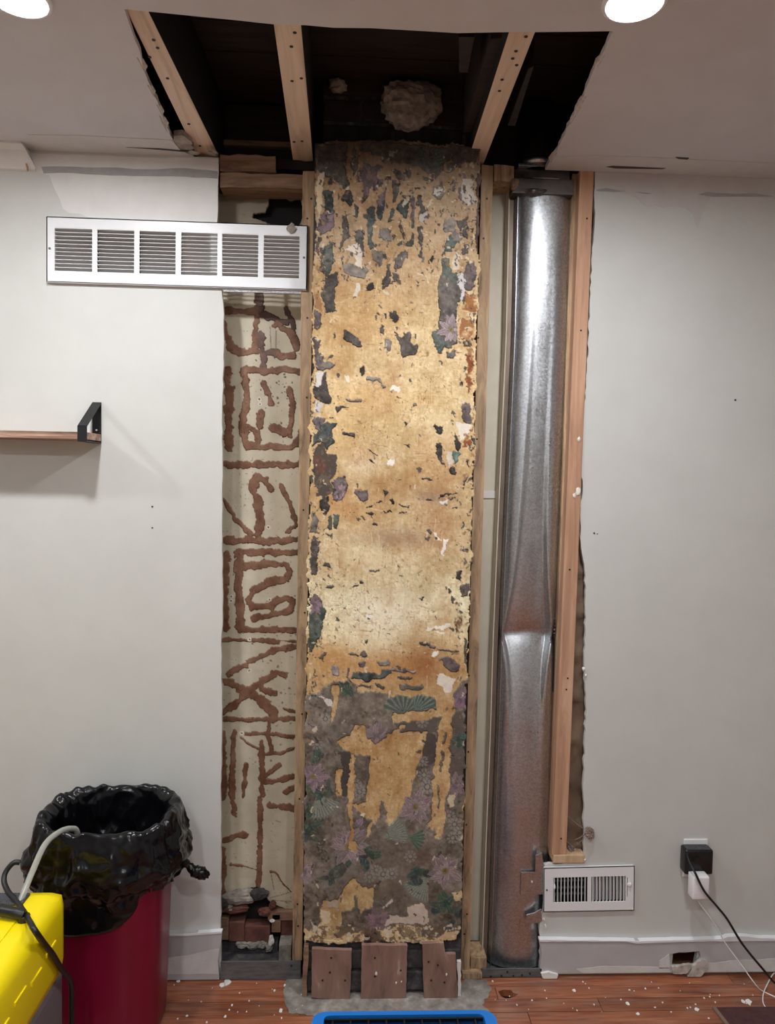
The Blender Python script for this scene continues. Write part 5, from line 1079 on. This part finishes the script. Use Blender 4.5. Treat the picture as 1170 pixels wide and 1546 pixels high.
# ================================================================== THINGS
# ---- wall shelf
def shelf():
    yb, yf = -.001, -.112
    b1 = P(155, 664, yb); f0 = P(133, 663, yf)
    zt = P(120, 652, yf).z; zb = zt-.02; x1 = b1.x-.004; x0 = -1.55
    e = tag(empty('wall_shelf', Vector(((x0+x1)/2, -.055, zb))), 'rustic wood wall shelf with a black metal bracket', 'shelf')
    box('board', x0, x1, yf, yb, zb, zt, 'shelfwood', e, .0015)
    for xc in (x1-.012, x0+.14):
        br = bmesh.new(); hw = .0125; t = .003
        zb2 = P(150, 609, 0).z; zf = P(130, 644, yf).z
        def bar(p, q, up):
            p = Vector(p); q = Vector(q); n = Vector(up)*t
            hexa(br, [p+Vector((-hw, 0, 0)), p+Vector((hw, 0, 0)), p+Vector((hw, 0, 0))+n, p+Vector((-hw, 0, 0))+n], [q+Vector((-hw, 0, 0)), q+Vector((hw, 0, 0)), q+Vector((hw, 0, 0))+n, q+Vector((-hw, 0, 0))+n])
        bar((xc, -.001, zb-.003), (xc, -.001, zb2), (0, -1, 0)); bar((xc, -.001, zb2), (xc, yf, zf), (0, -.3, 1)); bar((xc, yf, zf+.002), (xc, yf, zb-.003), (0, -1, 0)); bar((xc, -.001, zb-.003), (xc, yf-.003, zb-.003), (0, 0, -1))
        b = bmobj('bracket', br, 'black_metal', e); nails(b, [((xc, -.004, zt+.012), (0, -1, 0))], .0028, 'white_metal')
shelf()

# ---- outlet, adapters, cords
ox0, ox1 = P(1033, 1267, -.004).x, P(1069, 1267, -.004).x; oz0, oz1 = P(1050, 1324, -.004).z, P(1050, 1267, -.004).z
e = tag(empty('wall_outlet', Vector(((ox0+ox1)/2, 0, oz0))), 'white wall outlet plate mostly hidden behind the black adapter', 'outlet')
box('cover_plate', ox0, ox1, -.005, -.0003, oz0, oz1, 'white_plastic', e, .002); box('receptacle', ox0+.018, ox1-.018, -.0065, -.005, oz0+.02, oz1-.02, 'white_plastic', e, .0005); nails(e, [(Vector(((ox0+ox1)/2, -.006, (oz0+oz1)/2)), (0, -1, 0))], .002, 'steelgrey')
e = tag(empty('power_adapter', P(1055, 1320, -.03)), 'square black power adapter plugged into the wall outlet', 'adapter')
ax0, ax1 = P(1035, 1300, -.045).x, P(1077, 1300, -.045).x; az0, az1 = P(1055, 1321, -.045).z, P(1055, 1284, -.045).z
bm = bmesh.new(); bx(bm, ax0, ax1, -.045, -.0065, az0, az1, .006); bmobj('housing', bm, 'black_plastic', e, True)
box('top_label', ax0+.006, ax1-.006, -.041, -.009, az1-.0002, az1+.0006, 'black_top', e, .0003)
v, f = tubedata([Vector((P(1051, 1298, -.045).x, -.046, P(1051, 1298, -.045).z)), Vector((P(1051, 1298, -.045).x, -.052, P(1051, 1298, -.045).z))], .009, 20); meshobj('socket_boss', v, f, 'black_plastic', e)
e = tag(empty('usb_charger', P(1056, 1355, -.05)), 'white block charger hanging below the black adapter', 'charger')
wx0, wx1 = P(1044, 1330, -.07).x, P(1069, 1330, -.07).x; wz0, wz1 = P(1056, 1356, -.07).z, P(1056, 1321, -.07).z
bm = bmesh.new(); bx(bm, wx0, wx1, -.082, -.0455, wz0, wz1, .005); bmobj('housing', bm, 'white_plastic', e, True)
box('port', (wx0+wx1)/2-.012, (wx0+wx1)/2-.003, -.072, -.062, wz0-.0006, wz0+.0006, 'grey_plastic', e, .0002)
tag(tube('electric_cable', [P(1037, 1288, -.046), P(1040, 1299, -.056), P(1050, 1319, -.088), P(1063, 1345, -.09), P(1082, 1368, -.085), P(1098, 1388, -.08), P(1120, 1424, -.085), P(1150, 1461, -.10), PZ(1175, 1488, .004), PZ(1210, 1500, .004), PZ(1260, 1496, .004)], .0034, 'black_plastic', None, 10), 'black cord running from the square adapter to the floor', 'cord')
tag(tube('charging_cable', [Vector(((wx0+wx1)/2-.0075, -.067, wz0)), P(1056, 1364, -.068), P(1071, 1384, -.07), P(1083, 1402, -.07), P(1095, 1424, -.072), P(1120, 1458, -.085), P(1142, 1488, -.10), PZ(1153, 1497, .002), PZ(1172, 1506, .002), PZ(1200, 1520, .002), PZ(1196, 1546, .002), PZ(1170, 1532, .002), PZ(1154, 1518, .002), PZ(1152, 1503, .002), PZ(1158, 1487, .006), PZ(1170, 1468, .004), PZ(1190, 1462, .004)], .0017, 'white_plastic', None, 8), 'thin white charging cable curling onto the floor', 'cable')

# ---- floor mat
m0 = [PZ(*p, .006) for p in ((1078, 1521), (1100, 1548), (1124, 1580), (1300, 1580), (1300, 1519), (1180, 1520))]
e = tag(empty('floor_mat', PZ(1150, 1540, 0)), 'dark maroon floor mat at the bottom right corner', 'mat')
slab_xy('pile', [(p.x, p.y) for p in m0], .0005, .007, 'mat', e)
q = [PZ(*p, .006) for p in ((1075, 1520), (1080, 1520), (1127, 1580), (1121, 1580))]; slab_xy('edging', [(p.x, p.y) for p in q], .0005, .0075, 'mat_edge', e)
# ---- paint flecks on the floor
rnd = random.Random(6)
big = [((343, 1483), .012), ((336, 1487), .009), ((424, 1526), .007), ((1052, 1524), .007), ((963, 1531), .006), ((948, 1515), .006), ((269, 1482), .006), ((867, 1496), .006), ((1130, 1513), .01), ((1122, 1512), .006), ((282, 1534), .004), ((340, 1535), .004), ((350, 1518), .004), ((1000, 1514), .003), ((950, 1495), .003), ((897, 1517), .003), ((1063, 1507), .003), ((414, 1496), .004), ((430, 1488), .004)]
def fleck(px, py, r, i):
    c = PZ(px, py, .0008); n = 7; vs = []
    k = [(c.x+r*rnd.uniform(.5, 1.2)*math.cos(6.283*j/n), c.y+r*rnd.uniform(.5, 1.2)*math.sin(6.283*j/n)*1.3) for j in range(n)]
    o = slab_xy('paint_fleck', k, .0005, .0022, 'chip'); tag(o, 'white fleck of paint or plaster on the wood floor', 'fleck', 'paint flecks on the floor')
for i, (p, r) in enumerate(big): fleck(*p, r, i)
for i in range(60):
    px = rnd.choice([rnd.uniform(245, 460), rnd.uniform(735, 1160), rnd.uniform(735, 1160)]); fleck(px, rnd.uniform(1481, 1544), rnd.uniform(.0012, .0032), i)

# ---- maroon bin
CX, CYB = P(165, 1440, -.17).x, -.165
def ring(a, b, n, p=3.0):
    out = []
    for k in range(n):
        t = 2*math.pi*k/n; c, s = math.cos(t), math.sin(t)
        out.append((a*math.copysign(abs(c)**(2/p), c), b*math.copysign(abs(s)**(2/p), s)))
    return out
e = tag(empty('waste_bin', Vector((CX, CYB, 0))), 'tall maroon plastic waste bin beside the yellow machine', 'bin')
def loft(rings, closed_bottom=True):
    vs = []; fs = []; n = len(rings[0])
    for r in rings: vs += r
    for i in range(len(rings)-1):
        for k in range(n): fs.append((i*n+k, i*n+(k+1) % n, (i+1)*n+(k+1) % n, (i+1)*n+k))
    if closed_bottom: fs.append(tuple(range(n))[::-1])
    return vs, fs
RZ = .575
rings = []
for z, s in ((.0, .90), (.006, .925), (.02, .93), (.27, .985), (RZ-.035, 1.03), (RZ-.014, 1.04), (RZ-.014, 1.01), (RZ-.04, .99), (.02, .89)):
    rings.append([Vector((CX+x*s, CYB+y*s, z)) for x, y in ring(.155, .118, 64, 3.4)])
v, f = loft(rings); f.append(tuple(range(8*64, 9*64)))
meshobj('bin_body', v, f, 'maroon', e, True)
# ---- black liner
e = tag(empty('bin_liner', Vector((CX, CYB, .2))), 'crumpled black plastic bin liner draped over the maroon bin', 'bin liner')
n = 220; rn = np.random.RandomState(3)
def per(t, f, ph): return math.sin(f*t+ph)
fr = [(int(rn.randint(3, 30)), rn.rand()*6.28, rn.rand()) for _ in range(14)]
def ridg(t, s, seedk=0):
    v = 0
    for i, (f_, p_, a_) in enumerate(fr): v += (1-2*abs(math.sin(.5*f_*t+p_+s*(1.3+.9*math.sin(i*2.1+seedk)))))*a_/(1+f_*.07)
    return v/4
rows = []
base = ring(.155, .118, n, 2.8)
hemz = lambda t: .43-.05*max(0, -math.sin(t))**2-.04*max(0, math.cos(t-.3))**6-.06*max(0, -math.cos(t))**3
NR = 72
for i in range(NR):
    s = i/(NR-1); rr = []
    for k in range(n):
        t = 2*math.pi*k/n; bx_, by_ = base[k]
        rimz = RZ+.016+.012*math.sin(t)+.016*ridg(t, .4)
        if s < .42:            # inside, up to the rim
            q = s/.42; z = .16+(rimz-.16)*q; w_ = .80+.15*q+.13*ridg(t, q*3, 1)*(1-.8*q)*min(1, 3*q+.3)
        elif s < .50:
            q = (s-.42)/.08; z = rimz+.005*math.sin(math.pi*q); w_ = .96+.12*q+.010*ridg(t, 1.2)
        else:                 # outside skirt
            q = (s-.50)/.50; hz = hemz(t); z = rimz+(hz-rimz)*q**.9+.006*ridg(t, q*2, 2)*q
            w_ = 1.08+.24*math.sin(math.pi*min(1, q*.95))*(.55+.45*abs(math.sin(t*1.5+.4)))+.13*ridg(t, q*2.6, 3)*min(1, 4*q)-.05*q
        y_ = CYB+by_*w_*1.02
        rr.append(Vector((CX+bx_*w_*(1.0+.08*(s > .42)), min(y_, -.018), z)))
    rows.append(rr)
from mathutils import noise as mn
for i, rr in enumerate(rows):
    for k, q in enumerate(rr):
        s = i/(NR-1); amt = .022*min(1, max(0, s-.52)*5)+.03*min(1, max(0, .40-s)*5)+.004
        a = mn.noise(q*11); b = mn.noise(q*23+Vector((7, 3, 1))); c_ = mn.noise(q*47)
        d = (.5-abs(a))*1.3+(.3-abs(b))*.7+(.25-abs(c_))*.3-.45
        out = Vector((q.x-CX, q.y-CYB, 0)).normalized(); nq = q+out*(amt*d); nq.z += (amt*.25+.004)*a
        rr[k] = Vector((nq.x, min(nq.y, -.018), nq.z))
v, f = loft(rows); M['bag'].node_tree.nodes['Principled BSDF'].inputs['Roughness'].default_value = .2
sh = meshobj('liner_sheet', v, f, 'bag', e, True)
md = sh.modifiers.new('thick', 'SOLIDIFY'); md.thickness = .0016
# low front flap hanging under the hem
fl_v = []; fl_f = []; nu, nv = 40, 12
for j in range(nv+1):
    for i in range(nu+1):
        t = math.radians(192+128*i/nu); k = int(t/(2*math.pi)*n) % n; bx_, by_ = base[k]; u = i/nu
        z1 = .42; z0 = .395-.085*math.sin(math.pi*min(1, u*1.12))**.6
        z = z1+(z0-z1)*j/nv; w_ = 1.05-.015*j/nv+.012*ridg(t, j*.15, 4)
        fl_v.append((CX+bx_*w_, CYB+by_*w_, z))
for j in range(nv):
    for i in range(nu): a = j*(nu+1)+i; fl_f.append((a, a+1, a+nu+2, a+nu+1))
o = meshobj('hanging_flap', fl_v, fl_f, 'bag', e, True); o.modifiers.new('thick', 'SOLIDIFY').thickness = .0016
# twisted tail at the right
a = P(268, 1294, -.12); pts = [a+Vector((-.03, .01, .01)), a, P(283, 1306, -.12), P(294, 1315, -.12), P(304, 1318, -.115), P(315, 1322, -.11)]
sp = smoothpts(pts, 8); rad = [float(np.interp(i/(len(sp)-1), [0, .25, .42, .6, .8, .94, 1], [.02, .013, .008, .014, .017, .011, .004])) for i in range(len(sp))]
v, f = tubedata(sp, rad, 14)
v = [q+Vector((.0025*math.sin(i*2.3), .002*math.sin(i*1.7), .003*math.sin(i*3.1))) for i, q in enumerate(v)]
meshobj('twisted_tail', v, f, 'bag', e, True)

# ---- yellow dehumidifier
yb0, yb1 = -.92, -.40
c = P(103, 1352, yb1); XR_ = c.x; ZT = P(90, 1340, yb1).z; x0 = XR_-.36
e = tag(empty('dehumidifier', Vector(((x0+XR_)/2, (yb0+yb1)/2, 0))), 'yellow plastic dehumidifier with grey base at lower left', 'machine')
bm = bmesh.new(); bx(bm, x0, XR_, yb0, yb1, .31, ZT, .035); o = bmobj('yellow_shell', bm, 'yellow', e, True)
bm = bmesh.new(); bx(bm, x0+.012, XR_-.008, yb0+.012, yb1-.008, .012, .312, .012); bmobj('grey_base', bm, 'grey_plastic', e)
for k in range(4):
    xx = x0+.03 if k % 2 else XR_-.05; yy = yb0+.03 if k < 2 else yb1-.05; box('foot', xx, xx+.03, yy, yy+.03, 0, .014, 'black_plastic', e, .002)
for i in range(4):   # moulded ribs on the right flank
    yy = yb1-.10-i*.075; zz = ZT-.09-.012*(i % 2); box('moulded_rib', XR_-.002, XR_+.003, yy-.026, yy+.026, zz, zz+.01, 'yellow', e, .002)
for i in range(3): box('moulded_rib', XR_-.10-.08*i, XR_-.06-.08*i, yb0+.08, yb1-.10, ZT-.002, ZT+.003, 'yellow', e, .002)
box('control_panel', x0+.02, XR_-.075, yb1-.075, yb1-.03, ZT-.002, ZT+.006, 'black_top', e, .003)
hp_ = [P(-30, 1372, yb1-.12), P(-5, 1372, yb1-.12), P(20, 1376, yb1-.13), P(36, 1375, yb1-.13)]
hp_ = [Vector((q.x, q.y, ZT+.012+.006*(i in (1, 2)))) for i, q in enumerate(hp_)]
tube('handle', hp_, .012, 'black_plastic', e, 12)
for i in range(2): tube('handle_bracket', [hp_[i*3]+Vector((0, 0, 0)), hp_[i*3]+Vector((0, 0, -.02))], .013, 'black_plastic', e, 10)
tag(tube('drain_hose', [Vector((XR_-.26, -.72, ZT+.008)), Vector((XR_-.19, -.62, ZT+.009)), P(15, 1390, -.50), P(30, 1362, -.46), P(48, 1318, -.40), P(68, 1275, -.33), P(90, 1256, -.28), P(108, 1251, -.24), P(117, 1258, -.22), Vector((CX-.07, CYB-.02, .46)), Vector((CX-.05, CYB, .36))], .0072, 'clear', None, 14), 'clear drain hose from the yellow machine into the lined bin', 'hose')
def onbox(px, py):
    q = PZ(px, py, ZT+.008)
    if q.x < XR_-.012: return q
    d = ray(px, py); t = (XR_+.009-CAM.x)/d.x; return CAM+d*t
cab = [P(30, 1302, -.375), P(20, 1303, -.38), P(9, 1316, -.39), P(6, 1330, -.405)]+[onbox(*p) for p in ((12, 1346), (24, 1360), (38, 1380), (52, 1404), (66, 1424), (80, 1442), (92, 1462))]+[Vector((XR_+.009, -.41, .28)), Vector((XR_+.010, -.405, .2)), Vector((XR_+.014, -.41, .08)), Vector((XR_+.03, -.43, .0075)), Vector((XR_+.06, -.55, .0075))]
tag(tube('power_cable', cab, .0062, 'black_plastic', None, 12), 'thick black cable looping over the yellow machine', 'cable')

# ---- blue machine in front of the chimney
bz = .30; q0, q1 = PZ(472, 1526, bz), PZ(746, 1526, bz); yB = (q0.y+q1.y)/2; bx0_, bx1_ = q0.x, q1.x; yF = yB-.30
e = tag(empty('air_mover', Vector(((bx0_+bx1_)/2, (yB+yF)/2, 0))), 'blue plastic air machine with black top grille before the chimney', 'machine')
def rr(x0, x1, y0, y1, r, n=6):
    out = []
    for cx, cy, a in ((x1-r, y1-r, 0), (x0+r, y1-r, 90), (x0+r, y0+r, 180), (x1-r, y0+r, 270)):
        for k in range(n+1): t = math.radians(a+90*k/n); out.append((cx+r*math.cos(t), cy+r*math.sin(t)))
    return out
slab_xy('rim', rr(bx0_, bx1_, yF, yB, .03), bz-.05, bz, 'blue', e, [rr(bx0_+.026, bx1_-.026, yF+.026, yB-.012, .014)])
slab_xy('body', rr(bx0_+.008, bx1_-.008, yF+.008, yB-.006, .028), .01, bz-.05, 'blue', e)
slab_xy('well', rr(bx0_+.02, bx1_-.02, yF+.02, yB-.010, .014), bz-.052, bz-.046, 'dark', e)
slab_xy('foot_plate', rr(bx0_+.02, bx1_-.02, yF+.02, yB-.02, .02), 0, .012, 'black_plastic', e)
wd = bx1_-bx0_
for i in range(9): xx = bx0_+.026+(wd-.052)*(i+.5)/9; box('grille_bar', xx-.0018, xx+.0018, yF+.024, yB-.012, bz-.018, bz-.006, 'black_plastic', e, .0005)
for i in range(13): yy = yB-.018-i*.02; box('grille_bar', bx0_+.024, bx1_-.024, yy-.0018, yy+.0018, bz-.012, bz-.004, 'black_plastic', e, .0005)

# ---- ceiling lamps
def lamp(x, y, label):
    e = tag(empty('ceiling_lamp', Vector((x, y, CEIL-.006))), label, 'ceiling lamp', 'round ceiling lamps')
    prof = [(.060, 0), (.060, .004), (.054, .007), (.050, .0065), (.050, .0)]
    vs = []; fs = []; n = 40
    for r, d in prof: vs += [(x+r*math.cos(6.28319*k/n), y+r*math.sin(6.28319*k/n), CEIL-d) for k in range(n)]
    for i in range(len(prof)-1):
        for k in range(n): fs.append((i*n+k, i*n+(k+1) % n, (i+1)*n+(k+1) % n, (i+1)*n+k))
    bm = bmesh.new(); bv = [bm.verts.new(v) for v in vs]; [bm.faces.new([bv[i] for i in f]) for f in fs]; bmobj('trim_ring', bm, 'white_metal', e, True)
    vs = [(x+.050*math.cos(6.28319*k/n), y+.050*math.sin(6.28319*k/n), CEIL-.0055) for k in range(n)]
    vs += [(a, b, CEIL-.003) for a, b, c in vs]
    fs = [tuple(range(n))[::-1], tuple(range(n, 2*n))]+[(k, (k+1) % n, n+(k+1) % n, n+k) for k in range(n)]
    meshobj('diffuser', vs, fs, 'lamp', e)
a, b = PZ(28, -4, CEIL), PZ(958, 2, CEIL)
lamp(a.x, a.y, 'lit round ceiling lamp at the top left corner'); lamp(b.x, b.y, 'lit round ceiling lamp above the right end of the torn opening')
dx = b.x-a.x
lamp(a.x-dx, a.y, 'front ceiling lamp beyond the left edge of view'); lamp(a.x, -2.2, 'left ceiling lamp above the viewer'); lamp(b.x, -2.2, 'right ceiling lamp above the viewer'); lamp(a.x, -3.7, 'ceiling lamp at the rear of the room')
